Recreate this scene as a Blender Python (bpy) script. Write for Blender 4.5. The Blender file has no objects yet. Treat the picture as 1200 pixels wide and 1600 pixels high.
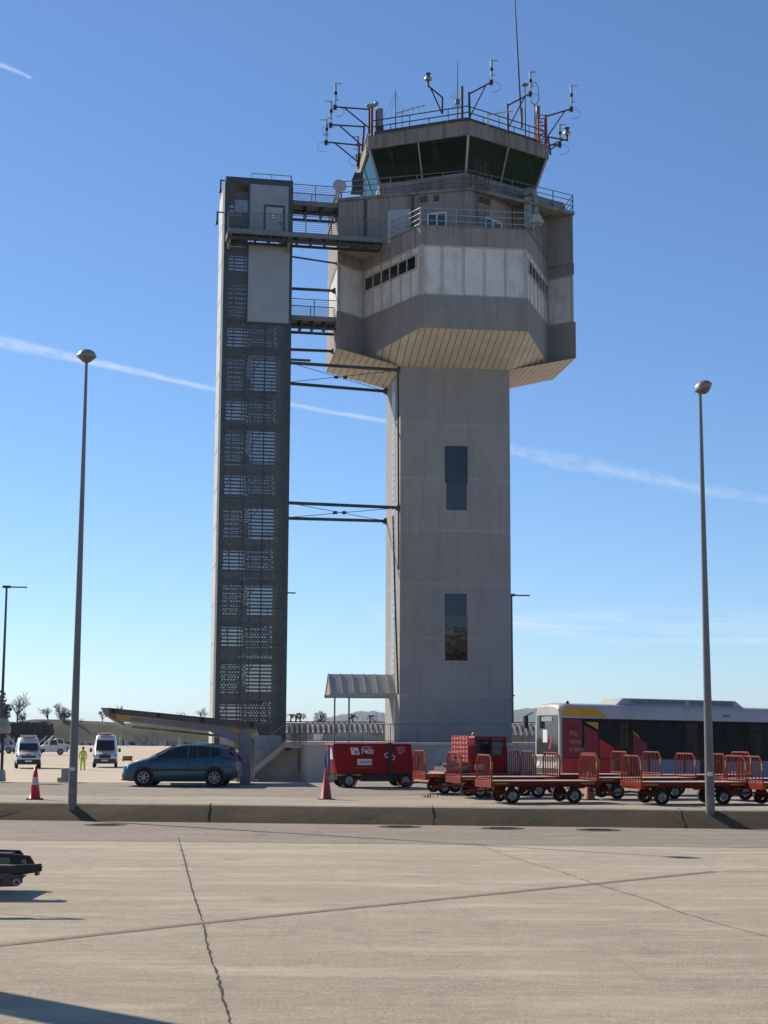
import bpy, bmesh, math, random
from mathutils import Vector, Matrix
R = math.radians
random.seed(7)
sc = bpy.context.scene
C = sc.collection

# ------------------------------------------------------------------ camera, sky, sun, exposure
FPX = 2450.0                       # focal length in pixels of the 1200x1600 photograph
PITCH, ROLL, CAMZ = R(8.13), R(0.27), 2.35
cd = bpy.data.cameras.new('camera'); cam = bpy.data.objects.new('camera', cd); C.objects.link(cam)
CAMROT = Matrix.Rotation(R(90) + PITCH, 3, 'X') @ Matrix.Rotation(ROLL, 3, 'Z')
cam.matrix_world = Matrix.Translation((0, 0, CAMZ)) @ CAMROT.to_4x4()
cd.sensor_fit = 'VERTICAL'; cd.sensor_height = 36.0; cd.lens = FPX / 1600 * 36
cd.clip_start = 0.1; cd.clip_end = 200000
sc.camera = cam
SUN_EL, SUN_AZ = R(34.4), math.atan2(-.756, .655)      # azimuth from +Y towards +X
w = bpy.data.worlds.new('World'); sc.world = w; w.use_nodes = True
nt = w.node_tree; bg = nt.nodes['Background']
sky = nt.nodes.new('ShaderNodeTexSky'); sky.sky_type = 'NISHITA'; sky.sun_disc = False
sky.sun_elevation = SUN_EL; sky.sun_rotation = SUN_AZ
sky.altitude = 20; sky.air_density = 0.85; sky.dust_density = 0.08; sky.ozone_density = 7.0
nt.links.new(sky.outputs[0], bg.inputs[0]); bg.inputs[1].default_value = 0.125
sd = bpy.data.lights.new('sun', 'SUN'); sd.energy = 5.0; sd.angle = R(.53); sd.color = (1, .89, .73)
sun = bpy.data.objects.new('sun', sd); C.objects.link(sun)
sundir = Vector((math.sin(SUN_AZ) * math.cos(SUN_EL), math.cos(SUN_AZ) * math.cos(SUN_EL), math.sin(SUN_EL)))
sun.rotation_euler = sundir.to_track_quat('Z', 'Y').to_euler(); sun.location = (-40, 40, 60)
vs = sc.view_settings; vs.view_transform = 'Standard'; vs.look = 'None'; vs.gamma = 1; vs.exposure = 0.12
vs.use_curve_mapping = False
sc.render.engine = 'CYCLES'
sc.cycles.transparent_max_bounces = 24; sc.cycles.max_bounces = 8

def ray(px, py): return CAMROT @ Vector(((px - 600) / FPX, (800 - py) / FPX, -1))
def at(px, py, Y):
    d = ray(px, py); return Vector((0, 0, CAMZ)) + d * (Y / d.y)
def atz(px, py, z=0.0):
    d = ray(px, py); return Vector((0, 0, CAMZ)) + d * ((z - CAMZ) / d.z)

# ------------------------------------------------------------------ materials
MATS = {}
def nodes(name):
    m = bpy.data.materials.new(name); m.use_nodes = True; n = m.node_tree
    return m, n, n.nodes['Principled BSDF']
def coord(n, kind='Object', scale=(1, 1, 1)):
    tc = n.nodes.new('ShaderNodeTexCoord'); mp = n.nodes.new('ShaderNodeMapping')
    mp.inputs['Scale'].default_value = scale
    n.links.new(tc.outputs[kind], mp.inputs[0]); return mp.outputs[0]
def noise(n, vec, scale, detail=4, rough=.6):
    t = n.nodes.new('ShaderNodeTexNoise'); t.inputs['Scale'].default_value = scale
    t.inputs['Detail'].default_value = detail; t.inputs['Roughness'].default_value = rough
    n.links.new(vec, t.inputs['Vector']); return t.outputs[0]
def mrange(n, v, a, b, c, d):
    t = n.nodes.new('ShaderNodeMapRange'); n.links.new(v, t.inputs[0])
    for i, x in enumerate((a, b, c, d)): t.inputs[i + 1].default_value = x
    return t.outputs[0]
def mixc(n, fac, a, b, mode='MIX'):
    t = n.nodes.new('ShaderNodeMix'); t.data_type = 'RGBA'; t.blend_type = mode
    if isinstance(fac, (int, float)): t.inputs[0].default_value = fac
    else: n.links.new(fac, t.inputs[0])
    for s, x in ((6, a), (7, b)):
        if isinstance(x, tuple): t.inputs[s].default_value = (*x, 1) if len(x) == 3 else x
        else: n.links.new(x, t.inputs[s])
    return t.outputs[2]
def math_(n, op, a, b=None):
    t = n.nodes.new('ShaderNodeMath'); t.operation = op
    for i, x in enumerate((a, b)):
        if x is None: continue
        if isinstance(x, (int, float)): t.inputs[i].default_value = x
        else: n.links.new(x, t.inputs[i])
    return t.outputs[0]
def bump(n, b, h, strength, dist=.02):
    t = n.nodes.new('ShaderNodeBump'); t.inputs['Strength'].default_value = strength
    t.inputs['Distance'].default_value = dist; n.links.new(h, t.inputs['Height'])
    n.links.new(t.outputs[0], b.inputs['Normal'])
def M(name, col, rough=.55, metal=0.0, var=.18, scale=4.0, bmp=0.0, coat=0.0, dirt=None, spec=None):
    """plain surface with blotchy tone and wear"""
    if name in MATS: return MATS[name]
    m, n, b = nodes(name)
    v = coord(n); a = noise(n, v, scale, 5)
    c = mixc(n, mrange(n, a, .3, .7, 0, 1), tuple(x * (1 - var) for x in col), tuple(min(1, x * (1 + var)) for x in col))
    if dirt:
        d = noise(n, coord(n, 'Object', (1, 1, .25)), scale * .7, 6, .7)
        c = mixc(n, mrange(n, d, .52, .75, 0, .8), c, dirt)
    n.links.new(c, b.inputs['Base Color'])
    b.inputs['Roughness'].default_value = rough; b.inputs['Metallic'].default_value = metal
    b.inputs['Coat Weight'].default_value = coat; b.inputs['Coat Roughness'].default_value = .06
    if spec is not None: b.inputs['Specular IOR Level'].default_value = spec
    if bmp: bump(n, b, noise(n, v, scale * 12, 4), bmp)
    MATS[name] = m; return m
def concrete(name, col, stain=(.1, .085, .07), streak=.5, lines=None, board=None, rough=.85):
    """weathered concrete with vertical run-off streaks; lines = heights of the pour joints"""
    m, n, b = nodes(name)
    v = coord(n); big = noise(n, v, .35, 5); fine = noise(n, v, 9, 6, .75)
    c = mixc(n, mrange(n, big, .3, .7, 0, 1), tuple(x * .86 for x in col), tuple(x * 1.1 for x in col))
    c = mixc(n, mrange(n, fine, .3, .7, 0, .35), c, tuple(x * .75 for x in col))
    st = noise(n, coord(n, 'Object', (1.6, 1.6, .09)), 1.3, 7, .75)
    c = mixc(n, mrange(n, st, .47, .70, 0, streak), c, stain)
    sp = noise(n, coord(n, 'Object', (1, 1, .5)), 2.6, 6, .7)
    c = mixc(n, mrange(n, sp, .56, .72, 0, .35), c, tuple(x * 1.35 for x in col))
    if lines:
        sx = n.nodes.new('ShaderNodeSeparateXYZ'); n.links.new(v, sx.inputs[0])
        wn = n.nodes.new('ShaderNodeTexWhiteNoise'); wn.noise_dimensions = '1D'
        n.links.new(math_(n, 'FLOOR', math_(n, 'DIVIDE', math_(n, 'ADD', sx.outputs[2], -1.35), 3.53)), wn.inputs['W'])
        c = mixc(n, mrange(n, wn.outputs[0], 0, 1, 0, .3), c, tuple(x * .72 for x in col))
        hx = math_(n, 'FRACT', math_(n, 'DIVIDE', sx.outputs[0], 1.2)); hz = math_(n, 'FRACT', math_(n, 'DIVIDE', sx.outputs[2], .88))
        hd = math_(n, 'ADD', math_(n, 'POWER', math_(n, 'MULTIPLY', math_(n, 'SUBTRACT', hx, .5), 1.2), 2), math_(n, 'POWER', math_(n, 'MULTIPLY', math_(n, 'SUBTRACT', hz, .5), .88), 2))
        c = mixc(n, math_(n, 'MULTIPLY', math_(n, 'LESS_THAN', hd, .0012), .5), c, stain)
        tot = None
        for z in lines:
            d = math_(n, 'ABSOLUTE', math_(n, 'SUBTRACT', sx.outputs[2], z))
            k = mrange(n, d, .0, .11, .22, 0)
            tot = k if tot is None else math_(n, 'MAXIMUM', tot, k)
        tot = math_(n, 'MULTIPLY', tot, mrange(n, noise(n, v, 1.2, 5), .35, .6, .15, 1))
        c = mixc(n, tot, c, tuple(min(1, x * 1.9) for x in col))
    n.links.new(c, b.inputs['Base Color']); b.inputs['Roughness'].default_value = rough
    bump(n, b, fine, .35, .02)
    MATS[name] = m; return m
def glass_dark(name, col, rough=.03, spec=.5, wav=0):
    m, n, b = nodes(name); b.inputs['Base Color'].default_value = (*col, 1)
    b.inputs['Roughness'].default_value = rough; b.inputs['Specular IOR Level'].default_value = spec
    if wav: bump(n, b, noise(n, coord(n), wav, 3), .22, .05)
    MATS[name] = m; return m
def glass_clear(name, tint, alpha):
    """tinted pane: fresnel reflection over a tinted see-through"""
    m = bpy.data.materials.new(name); m.use_nodes = True; n = m.node_tree; n.nodes.clear()
    o = n.nodes.new('ShaderNodeOutputMaterial'); g = n.nodes.new('ShaderNodeBsdfGlossy'); g.inputs['Roughness'].default_value = .02; g.inputs[0].default_value = (*[min(1, x*1.12) for x in tint], 1)
    t = n.nodes.new('ShaderNodeBsdfTransparent'); t.inputs[0].default_value = (*[x * alpha for x in tint], 1)
    f = n.nodes.new('ShaderNodeFresnel'); f.inputs[0].default_value = 1.5
    x = n.nodes.new('ShaderNodeMixShader'); n.links.new(f.outputs[0], x.inputs[0]); n.links.new(t.outputs[0], x.inputs[1]); n.links.new(g.outputs[0], x.inputs[2])
    n.links.new(x.outputs[0], o.inputs[0]); MATS[name] = m; return m
def perforated(name, col, open_, cell=None, hole=.36, rough=.5):
    """sheet metal: fine mesh (too small to resolve) or a hexagonal grid of round holes of pitch `cell`"""
    m, n, b = nodes(name); out = n.nodes['Material Output']
    v = coord(n); c = mixc(n, mrange(n, noise(n, v, 1.5, 5), .3, .7, 0, 1), tuple(x * .8 for x in col), tuple(x * 1.2 for x in col))
    n.links.new(c, b.inputs['Base Color']); b.inputs['Roughness'].default_value = rough
    t = n.nodes.new('ShaderNodeBsdfTransparent'); x = n.nodes.new('ShaderNodeMixShader')
    n.links.new(b.outputs[0], x.inputs[1]); n.links.new(t.outputs[0], x.inputs[2]); n.links.new(x.outputs[0], out.inputs[0])
    if cell is None:
        x.inputs[0].default_value = open_
    else:
        sx = n.nodes.new('ShaderNodeSeparateXYZ'); n.links.new(v, sx.inputs[0])
        def grid(ox, oz):
            u = math_(n, 'SUBTRACT', math_(n, 'FRACT', math_(n, 'ADD', math_(n, 'DIVIDE', sx.outputs[0], cell), ox + 500)), .5)
            q = math_(n, 'SUBTRACT', math_(n, 'FRACT', math_(n, 'ADD', math_(n, 'DIVIDE', sx.outputs[2], cell * 1.732), oz + 500)), .5)
            q = math_(n, 'MULTIPLY', q, 1.732)
            return math_(n, 'SQRT', math_(n, 'ADD', math_(n, 'MULTIPLY', u, u), math_(n, 'MULTIPLY', q, q)))
        d = math_(n, 'MINIMUM', grid(0, 0), grid(.5, .5))
        n.links.new(math_(n, 'MULTIPLY', math_(n, 'LESS_THAN', d, hole), open_), x.inputs[0])
    MATS[name] = m; return m

# ------------------------------------------------------------------ mesh builder
class MB:
    def __init__(s): s.v = []; s.f = []; s.sm = []
    def add(s, vs, fs, smooth=False):
        k = len(s.v); s.v += [tuple(p) for p in vs]
        for f in fs: s.f.append(tuple(i + k for i in f)); s.sm.append(smooth)
        return s
    def box(s, x0, x1, y0, y1, z0, z1):
        return s.add([(x0,y0,z0),(x1,y0,z0),(x1,y1,z0),(x0,y1,z0),(x0,y0,z1),(x1,y0,z1),(x1,y1,z1),(x0,y1,z1)],
                     [(0,3,2,1),(4,5,6,7),(0,1,5,4),(1,2,6,5),(2,3,7,6),(3,0,4,7)])
    def obox(s, c, a, b, d):
        c, a, b, d = map(Vector, (c, a, b, d)); vs = []
        for k in (-1, 1):
            for (i, j) in ((-1,-1),(1,-1),(1,1),(-1,1)): vs.append(c + a*i + b*j + d*k)
        return s.add(vs, [(0,3,2,1),(4,5,6,7),(0,1,5,4),(1,2,6,5),(2,3,7,6),(3,0,4,7)])
    def bar(s, p, q, w, h, up=(0,0,1)):
        p, q = Vector(p), Vector(q); d = q - p; L = d.length; d.normalize(); up = Vector(up)
        a = d.cross(up)
        if a.length < 1e-4: a = d.cross(Vector((0,1,0)))
        a.normalize(); b = a.cross(d)
        return s.obox((p+q)/2, d*L/2, a*w/2, b*h/2)
    def tube(s, p, q, r, n=8, r2=None, cap=True):
        p, q = Vector(p), Vector(q); d = (q-p).normalized(); r2 = r if r2 is None else r2
        a = d.orthogonal().normalized(); b = d.cross(a); vs = []
        for c, rr in ((p, r), (q, r2)):
            for i in range(n):
                t = 2*math.pi*i/n; vs.append(c + (a*math.cos(t) + b*math.sin(t))*rr)
        s.add(vs, [(i, (i+1)%n, n+(i+1)%n, n+i) for i in range(n)], True)
        if cap: s.add(vs, [tuple(range(n-1,-1,-1)), tuple(range(n, 2*n))])
        return s
    def path(s, pts, r, n=6):
        for a, b in zip(pts, pts[1:]): s.tube(a, b, r, n)
        return s
    def prism(s, pts, z0, z1, caps=True):
        n = len(pts); z0 = z0 if isinstance(z0, (list, tuple)) else [z0]*n; z1 = z1 if isinstance(z1, (list, tuple)) else [z1]*n
        vs = [(x,y,z) for (x,y),z in zip(pts, z0)] + [(x,y,z) for (x,y),z in zip(pts, z1)]
        fs = [(i,(i+1)%n,n+(i+1)%n,n+i) for i in range(n)]
        if caps: fs += [tuple(range(n-1,-1,-1)), tuple(range(n,2*n))]
        return s.add(vs, fs)
    def ey(s, prof, y0, y1):          # profile (x,z) pushed along y
        n = len(prof); vs = [(x,y0,z) for x,z in prof] + [(x,y1,z) for x,z in prof]
        return s.add(vs, [(i,(i+1)%n,n+(i+1)%n,n+i) for i in range(n)] + [tuple(range(n-1,-1,-1)), tuple(range(n,2*n))])
    def ex(s, prof, x0, x1):          # profile (y,z) pushed along x
        n = len(prof); vs = [(x0,y,z) for y,z in prof] + [(x1,y,z) for y,z in prof]
        return s.add(vs, [(i,(i+1)%n,n+(i+1)%n,n+i) for i in range(n)] + [tuple(range(n-1,-1,-1)), tuple(range(n,2*n))])
    def lathe(s, prof, c=(0,0,0), axis=(0,0,1), n=16, smooth=True):
        c, d = Vector(c), Vector(axis).normalized(); a = d.orthogonal().normalized(); b = d.cross(a); vs = []
        for r, z in prof:
            for i in range(n):
                t = 2*math.pi*i/n; vs.append(c + d*z + (a*math.cos(t)+b*math.sin(t))*max(r, 1e-4))
        fs = []
        for k in range(len(prof)-1):
            for i in range(n): fs.append((k*n+i, k*n+(i+1)%n, (k+1)*n+(i+1)%n, (k+1)*n+i))
        return s.add(vs, fs, smooth)
    def loft(s, secs, close=False, cap=True, smooth=True):
        n = len(secs[0]); vs = [p for q in secs for p in q]; fs = []
        for k in range(len(secs)-1):
            for i in range(n if close else n-1):
                j = (i+1) % n; fs.append((k*n+i, (k+1)*n+i, (k+1)*n+j, k*n+j))
        s.add(vs, fs, smooth)
        if cap: s.add(list(secs[0]), [tuple(range(n))]); s.add(list(secs[-1]), [tuple(range(n-1,-1,-1))])
        return s
    def quad(s, *p): return s.add(p, [tuple(range(len(p)))])
    def face(s, p, q, u0, u1, z0, z1, d0, d1):   # a box lying on the wall p->q (outward is right of p->q)
        p, q = Vector((*p[:2], 0)), Vector((*q[:2], 0)); t = (q-p).normalized(); n = Vector((t.y, -t.x, 0))
        c = p + t*(u0+u1)/2 + n*(d0+d1)/2 + Vector((0,0,(z0+z1)/2))
        return s.obox(c, t*(u1-u0)/2, n*(d1-d0)/2, Vector((0,0,(z1-z0)/2)))
    def build(s, name, mat, parent=None, loc=None, bevel=0, rotz=0):
        me = bpy.data.meshes.new(name); me.from_pydata(s.v, [], s.f)
        for p, k in zip(me.polygons, s.sm): p.use_smooth = k
        bm = bmesh.new(); bm.from_mesh(me); bmesh.ops.recalc_face_normals(bm, faces=bm.faces[:]); bm.to_mesh(me); bm.free()
        if isinstance(mat, str): mat = MATS[mat]
        me.materials.append(mat)
        o = bpy.data.objects.new(name, me); C.objects.link(o)
        if parent: o.parent = parent
        if loc is not None: o.location = loc
        o.rotation_euler.z = rotz
        if bevel:
            b = o.modifiers.new('bevel', 'BEVEL'); b.width = bevel; b.segments = 2; b.limit_method = 'ANGLE'; b.angle_limit = R(40)
        return o
def thing(name, label, cat, loc=(0,0,0), rotz=0, group=None):
    o = bpy.data.objects.new(name, None); C.objects.link(o); o.location = loc; o.rotation_euler = (0,0,rotz)
    o.empty_display_size = .2; o['label'] = label; o['category'] = cat
    if group: o['group'] = group
    return o
def tag(o, label, cat, group=None):
    o['label'] = label; o['category'] = cat
    if group: o['group'] = group
    return o
def struct(o, label=None, kind='structure'):
    o['kind'] = kind
    if label: o['label'] = label
    return o
def copy_thing(root, loc, rotz, label, group=None):
    def cp(o, par):
        c = o.copy(); C.objects.link(c)
        if par: c.parent = par
        for ch in kids.get(o, []): cp(ch, c)
        return c
    kids = {}
    for o in list(C.objects):
        if o.parent: kids.setdefault(o.parent, []).append(o)
    r = cp(root, None); r.location = loc; r.rotation_euler.z = rotz; r['label'] = label
    if group: r['group'] = group
    return r
def text(body, size, mat, parent, loc, rot=(R(90),0,0), bold=.0, name='lettering', align='LEFT'):
    cu = bpy.data.curves.new(name, 'FONT'); cu.body = body; cu.size = size; cu.extrude = .003; cu.offset = bold; cu.align_x = align
    cu.materials.append(MATS[mat] if isinstance(mat, str) else mat)
    tmp = bpy.data.objects.new(name, cu); me = bpy.data.meshes.new_from_object(tmp); bpy.data.objects.remove(tmp)
    me.name = name; o = bpy.data.objects.new(name, me); C.objects.link(o); o.parent = parent; o.location = loc; o.rotation_euler = rot
    return o
def inset(P, d):
    n = len(P); out = []
    for i in range(n):
        a, b, c = Vector(P[i-1]), Vector(P[i]), Vector(P[(i+1)%n])
        t1, t2 = (b-a).normalized(), (c-b).normalized()
        n1, n2 = Vector((-t1.y, t1.x)), Vector((-t2.y, t2.x))
        m = (n1+n2); k = d / max(.2, m.dot(n1)); out.append(tuple(b + m*k))
    return out

# shared materials
M('dark_steel', (.035,.042,.045), .5, .3, .3, 6)
M('grey_steel', (.2,.21,.21), .5, .4, .2, 6)
M('light_steel', (.36,.36,.34), .5, .3, .25, 6)
M('galvanised', (.16,.17,.17), .55, .3, .25, 5)
M('rail_red', (.16,.045,.035), .6, .2, .4, 5)
M('rubber', (.012,.012,.013), .85, 0, .3, 12)
M('hub', (.3,.3,.3), .45, .4, .3, 20)
M('white_paint', (.72,.72,.7), .4, 0, .08, 3)
M('black_plastic', (.015,.015,.016), .5, 0, .2, 8)
M('yellow_paint', (.62,.36,.03), .5, 0, .2, 5)
M('orange_lens', (.7,.25,.03), .3, 0, .1, 5)
M('red_lens', (.35,.015,.012), .15, 0, .1, 5)
M('clear_lens', (.75,.78,.8), .1, 0, .1, 20)
M('red_paint', (.27,.008,.012), .45, 0, .15, 2.5, spec=.2, dirt=(.12,.01,.01))
M('cart_red', (.14,.013,.008), .5, .1, .3, 4, spec=.2, dirt=(.1,.035,.025))
M('cart_rail', (.27,.036,.016), .3, .2, .25, 6)
M('ply', (.42,.36,.3), .7, 0, .2, 3, dirt=(.2,.15,.11))
M('letter_white', (.75,.75,.75), .5, 0, .02)
M('letter_grey', (.08,.1,.12), .5, 0, .02)
M('letter_gold', (.5,.24,.1), .5, 0, .02)
M('hose', (.02,.02,.02), .6)
glass_dark('car_glass', (.012,.016,.018), .02, .6)
glass_dark('tower_glass', (.006,.009,.012), .02, .6, .9)
glass_clear('cab_glass', (.55,.85,.75), .55)
glass_clear('bus_glass', (.5,.62,.65), .55)
glass_clear('car_window', (.5,.62,.62), .6)

# ------------------------------------------------------------------ ground, roads, bank
def pave(name, base, alt, streak_scale, bmp=.5, grain=.5, rough=.9, patches=None, slab=None):
    m, n, b = nodes(name)
    v = coord(n); big = noise(n, coord(n, 'Object', (.5, 1, 1)), .16, 6, .6); st = noise(n, coord(n, 'Object', streak_scale), 1.0, 8, .72)
    fine = noise(n, v, 24, 6, .8); mid = noise(n, coord(n, 'Object', (.8, 1.6, 1)), 4.0, 8, .75)
    c = mixc(n, mrange(n, big, .32, .68, 0, 1), base, alt)
    c = mixc(n, mrange(n, st, .40, .62, 0, .5), c, tuple(x * .66 for x in base))
    c = mixc(n, mrange(n, mid, .5, .72, 0, .6), c, tuple(x * .6 for x in alt))
    c = mixc(n, mrange(n, mid, .48, .3, 0, .5), c, tuple(min(.85, x * 1.3) for x in base))
    c = mixc(n, mrange(n, fine, .48, .66, .0, grain), c, tuple(x * .5 for x in base))
    c = mixc(n, mrange(n, fine, .46, .34, .0, grain * .8), c, tuple(min(.85, x * 1.45) for x in base))
    pale = noise(n, coord(n, 'Object', (.35, 1.2, 1)), .8, 7, .65)
    c = mixc(n, mrange(n, pale, .5, .68, 0, .7), c, tuple(min(.8, x * 1.22) for x in base))
    spots = noise(n, v, .8, 5, .6)
    c = mixc(n, mrange(n, spots, .6, .72, 0, .5), c, tuple(x * .4 for x in base))
    drops = n.nodes.new('ShaderNodeTexVoronoi'); drops.inputs['Scale'].default_value = 1.7; n.links.new(v, drops.inputs['Vector'])
    c = mixc(n, math_(n, 'MULTIPLY', mrange(n, drops.outputs['Distance'], .03, .06, .4, 0), mrange(n, spots, .5, .6, 0, 1)), c, tuple(x * .3 for x in base))
    if patches:                                   # tyre marks: faint curved dark bands
        tw = noise(n, coord(n, 'Object', (.25, .05, 1)), 1.3, 3, .5); wv = math_(n, 'ABSOLUTE', math_(n, 'SUBTRACT', math_(n, 'FRACT', math_(n, 'MULTIPLY', tw, 9)), .5))
        c = mixc(n, math_(n, 'MULTIPLY', mrange(n, wv, .0, .07, patches, 0), mrange(n, noise(n, v, .35, 4), .45, .62, 0, 1)), c, tuple(x * .5 for x in base))
    pit = noise(n, coord(n, 'Object', (1, 1.3, 1)), 46, 3, .6); dens = noise(n, coord(n, 'Object', (.5, 1, 1)), .7, 4, .6)
    c = mixc(n, math_(n, 'MULTIPLY', mrange(n, pit, .56, .68, 0, grain), mrange(n, dens, .4, .65, .25, 1)), c, tuple(x * .35 for x in base))
    c = mixc(n, math_(n, 'MULTIPLY', mrange(n, pit, .42, .32, 0, grain * .7), mrange(n, dens, .4, .65, .3, 1)), c, tuple(min(.85, x * 1.5) for x in base))
    n.links.new(c, b.inputs['Base Color']); b.inputs['Roughness'].default_value = rough
    h = math_(n, 'ADD', math_(n, 'MULTIPLY', noise(n, coord(n, 'Object', (1.2, 4, 1)), 8, 6, .7), 1.0), fine)
    bump(n, b, h, bmp, .035); MATS[name] = m; return m
pave('apron_concrete', (.68,.57,.42), (.53,.44,.325), (.22,2.2,1), 1.0, .75, .9, .35)
pave('far_concrete', (.66,.54,.39), (.58,.47,.34), (.1,.7,1), .3)
pave('pavement_concrete', (.48,.41,.31), (.38,.32,.245), (.3,1.5,1), .5)
pave('asphalt', (.37,.31,.24), (.31,.26,.2), (.12,2.5,1), .6, .5, .9, .5)
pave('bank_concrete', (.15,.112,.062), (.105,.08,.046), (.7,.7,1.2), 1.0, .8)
M('grass', (.05,.048,.027), .95, 0, .6, .3, dirt=(.02,.024,.015))
M('field', (.12,.115,.06), .95, 0, .3, .05)
M('tar', (.03,.025,.02), .9, 0, .3, 8)
M('faded_red', (.27,.165,.135), .85, 0, .2, 4, dirt=(.36,.28,.22))
M('faded_white', (.42,.38,.33), .85, 0, .2, 4)

def grid(name, mat, xs, rows, label):
    """rows: list of functions X -> (Y, z)"""
    m = MB(); vs = []; nx = len(xs)
    for r in rows:
        for x in xs: y, z = r(x); vs.append((x, y, z))
    m.add(vs, [(j*nx+i, j*nx+i+1, (j+1)*nx+i+1, (j+1)*nx+i) for j in range(len(rows)-1) for i in range(nx-1)], True)
    return struct(m.build(name, mat), label)
g = MB(); g.quad((-8800,-800,-.75),(8800,-800,-.75),(8800,11000,-.75),(-8800,11000,-.75)); struct(g.build('ground', 'field'), 'flat ground reaching the horizon')
XS = [-70+2*i for i in range(71)]
foot = lambda x: 42.62 - .133*x
b1 = lambda x: 35.15 - .075*x
def ss(t): t = max(0, min(1, t)); return t*t*(3-2*t)
crest = lambda x: 59 + 16*ss((x+3)/7)
wob = lambda x: .05*math.sin(x*1.3) + .03*math.sin(x*3.1+1)
grid('apron', 'apron_concrete', XS, [lambda x: (-25, 0), lambda x: (10, 0), lambda x: (25, 0), lambda x: (b1(x)+.3, 0)], 'sunlit beige concrete apron in the foreground')
grid('road', 'asphalt', XS, [lambda x: (b1(x), .004), lambda x: (foot(x)-3, .004), lambda x: (foot(x)+.25, .004)], 'grey asphalt strip between apron and bank')
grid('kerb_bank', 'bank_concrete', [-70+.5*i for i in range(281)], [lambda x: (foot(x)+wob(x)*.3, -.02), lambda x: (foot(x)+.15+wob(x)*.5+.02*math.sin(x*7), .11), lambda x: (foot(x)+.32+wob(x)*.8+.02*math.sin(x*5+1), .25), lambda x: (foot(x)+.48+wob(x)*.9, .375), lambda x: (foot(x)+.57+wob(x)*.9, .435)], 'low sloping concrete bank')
grid('bank_edge', 'pavement_concrete', XS, [lambda x: (foot(x)+.57+wob(x)*.9, .435), lambda x: (foot(x)+.62+wob(x), .465), lambda x: (foot(x)+.72+wob(x), .478), lambda x: (foot(x)+1.0+wob(x), .48)], 'rounded upper edge of the bank')
m = MB()
for k in range(-5, 5):
    x = k*6.2+1.4+random.uniform(-.6,.6); ribbon_pts = [Vector((x+random.uniform(-.02,.02), foot(x)+t, 0)) for t in (0,.15,.32,.48,.57,.72,1.0)]; zz = (-.0,.115,.255,.38,.44,.482,.484)
    for (p, z0_), (q, z1_) in zip(zip(ribbon_pts, zz), zip(ribbon_pts[1:], zz[1:])): m.bar(p+Vector((0,wob(x)*.6,z0_)), q+Vector((0,wob(x)*.6,z1_)), .012, .012)
struct(m.build('bank_joint', 'tar'), 'dark joints across the bank')
def pav(t): return lambda x: (foot(x)+1.0+wob(x)*(1 if t == 0 else 0) + (crest(x)-foot(x)-1.0)*t, .48 + .12*min(1, t*1.2))
grid('pavement', 'pavement_concrete', XS, [pav(0), pav(.08), pav(.16), pav(.24)], 'worn concrete edge strip on top of the bank')
grid('service_lane', 'asphalt', XS, [pav(.24), pav(.5), pav(.75), pav(1.0)], 'grey service lane with parked equipment')
grid('slope', 'far_concrete', XS, [pav(1.0), lambda x: (crest(x)+1.5, .55), lambda x: (crest(x)+8, .1), lambda x: (crest(x)+18, -.4)], 'ground falling away behind the service lane')
XF = [-260+13*i for i in range(41)]
grid('far_apron', 'far_concrete', XF, [lambda x: (74, -.404), lambda x: (150, -.404), lambda x: (250, -.404), lambda x: (426, -.404)], 'sunlit aircraft stand far behind')

def ribbon(mb, pts, wd, z, jag=0):
    P = []
    for a, b in zip(pts, pts[1:]):
        k = max(2, int((Vector(b)-Vector(a)).length / .12)) if jag else 1
        for i in range(k): P.append(Vector(a).lerp(Vector(b), i/k))
    P.append(Vector(pts[-1])); L = []; Rr = []
    for i, p in enumerate(P):
        d = (P[min(i+1, len(P)-1)] - P[max(i-1, 0)]); n = Vector((-d.y, d.x, 0)).normalized()
        o = n * random.uniform(-jag, jag); ww = wd/2 * (random.uniform(.45, 1.5) if jag else 1)
        L.append((p.x+o.x+n.x*ww, p.y+o.y+n.y*ww, z)); Rr.append((p.x+o.x-n.x*ww, p.y+o.y-n.y*ww, z))
    k = len(P); mb.add(L+Rr, [(i, k+i, k+i+1, i+1) for i in range(k-1)])
m = MB(); ribbon(m, [atz(x,y) for x,y in ((-60,1484),(300,1444),(930,1381),(1115,1362))], .17, .006)
struct(m.build('painted_line', 'faded_red'), 'faded dark red painted line across the apron')
m = MB(); ribbon(m, [atz(x,y) for x,y in ((1115,1362),(1300,1363))], .07, .006)
for x in (865, 915, 985, 1060, 1135): a, b = atz(x,1305), atz(x+32,1305.3); ribbon(m, [a, b], .1, .009)
struct(m.build('painted_line', 'faded_white'), 'thin pale worn markings near the asphalt strip')
m = MB()
ribbon(m, [atz(x,y) for x,y in ((279,1309),(284,1328),(290,1350),(300,1390),(317,1440),(325,1480),(341,1530),(352,1572),(366,1620))], .022, .005, .012)
for _ in range(14):
    t = random.random(); c0 = atz(281+12*t, 1318+40*t); ribbon(m, [c0, c0+Vector((random.uniform(-.15,.25), random.uniform(-.1,.1), 0))], .03, .0055, .01)
ribbon(m, [atz(x,y) for x,y in ((736,1316),(800,1340),(870,1360),(940,1385),(1010,1405),(1060,1425),(1110,1440),(1230,1472))], .014, .005, .016)
struct(m.build('apron_crack', 'tar'), 'dark jagged cracks running through the apron')
m = MB()
ribbon(m, [atz(-50,1455), atz(320,1456), atz(800,1459), atz(1250,1462)], .008, .0045, .004)
ribbon(m, [atz(150,1382), atz(420,1383)], .007, .0045, .004)
struct(m.build('expansion_joint', 'tar'), 'fine straight joints in the concrete apron')
m = MB(); ribbon(m, [Vector((x, foot(x)+1.0+(crest(x)-foot(x)-1)*.235, .512)) for x in range(-20, -1)], .09, .512, .05)
struct(m.build('edge_crack', 'tar'), 'broken dark seam along the edge strip')
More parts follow.
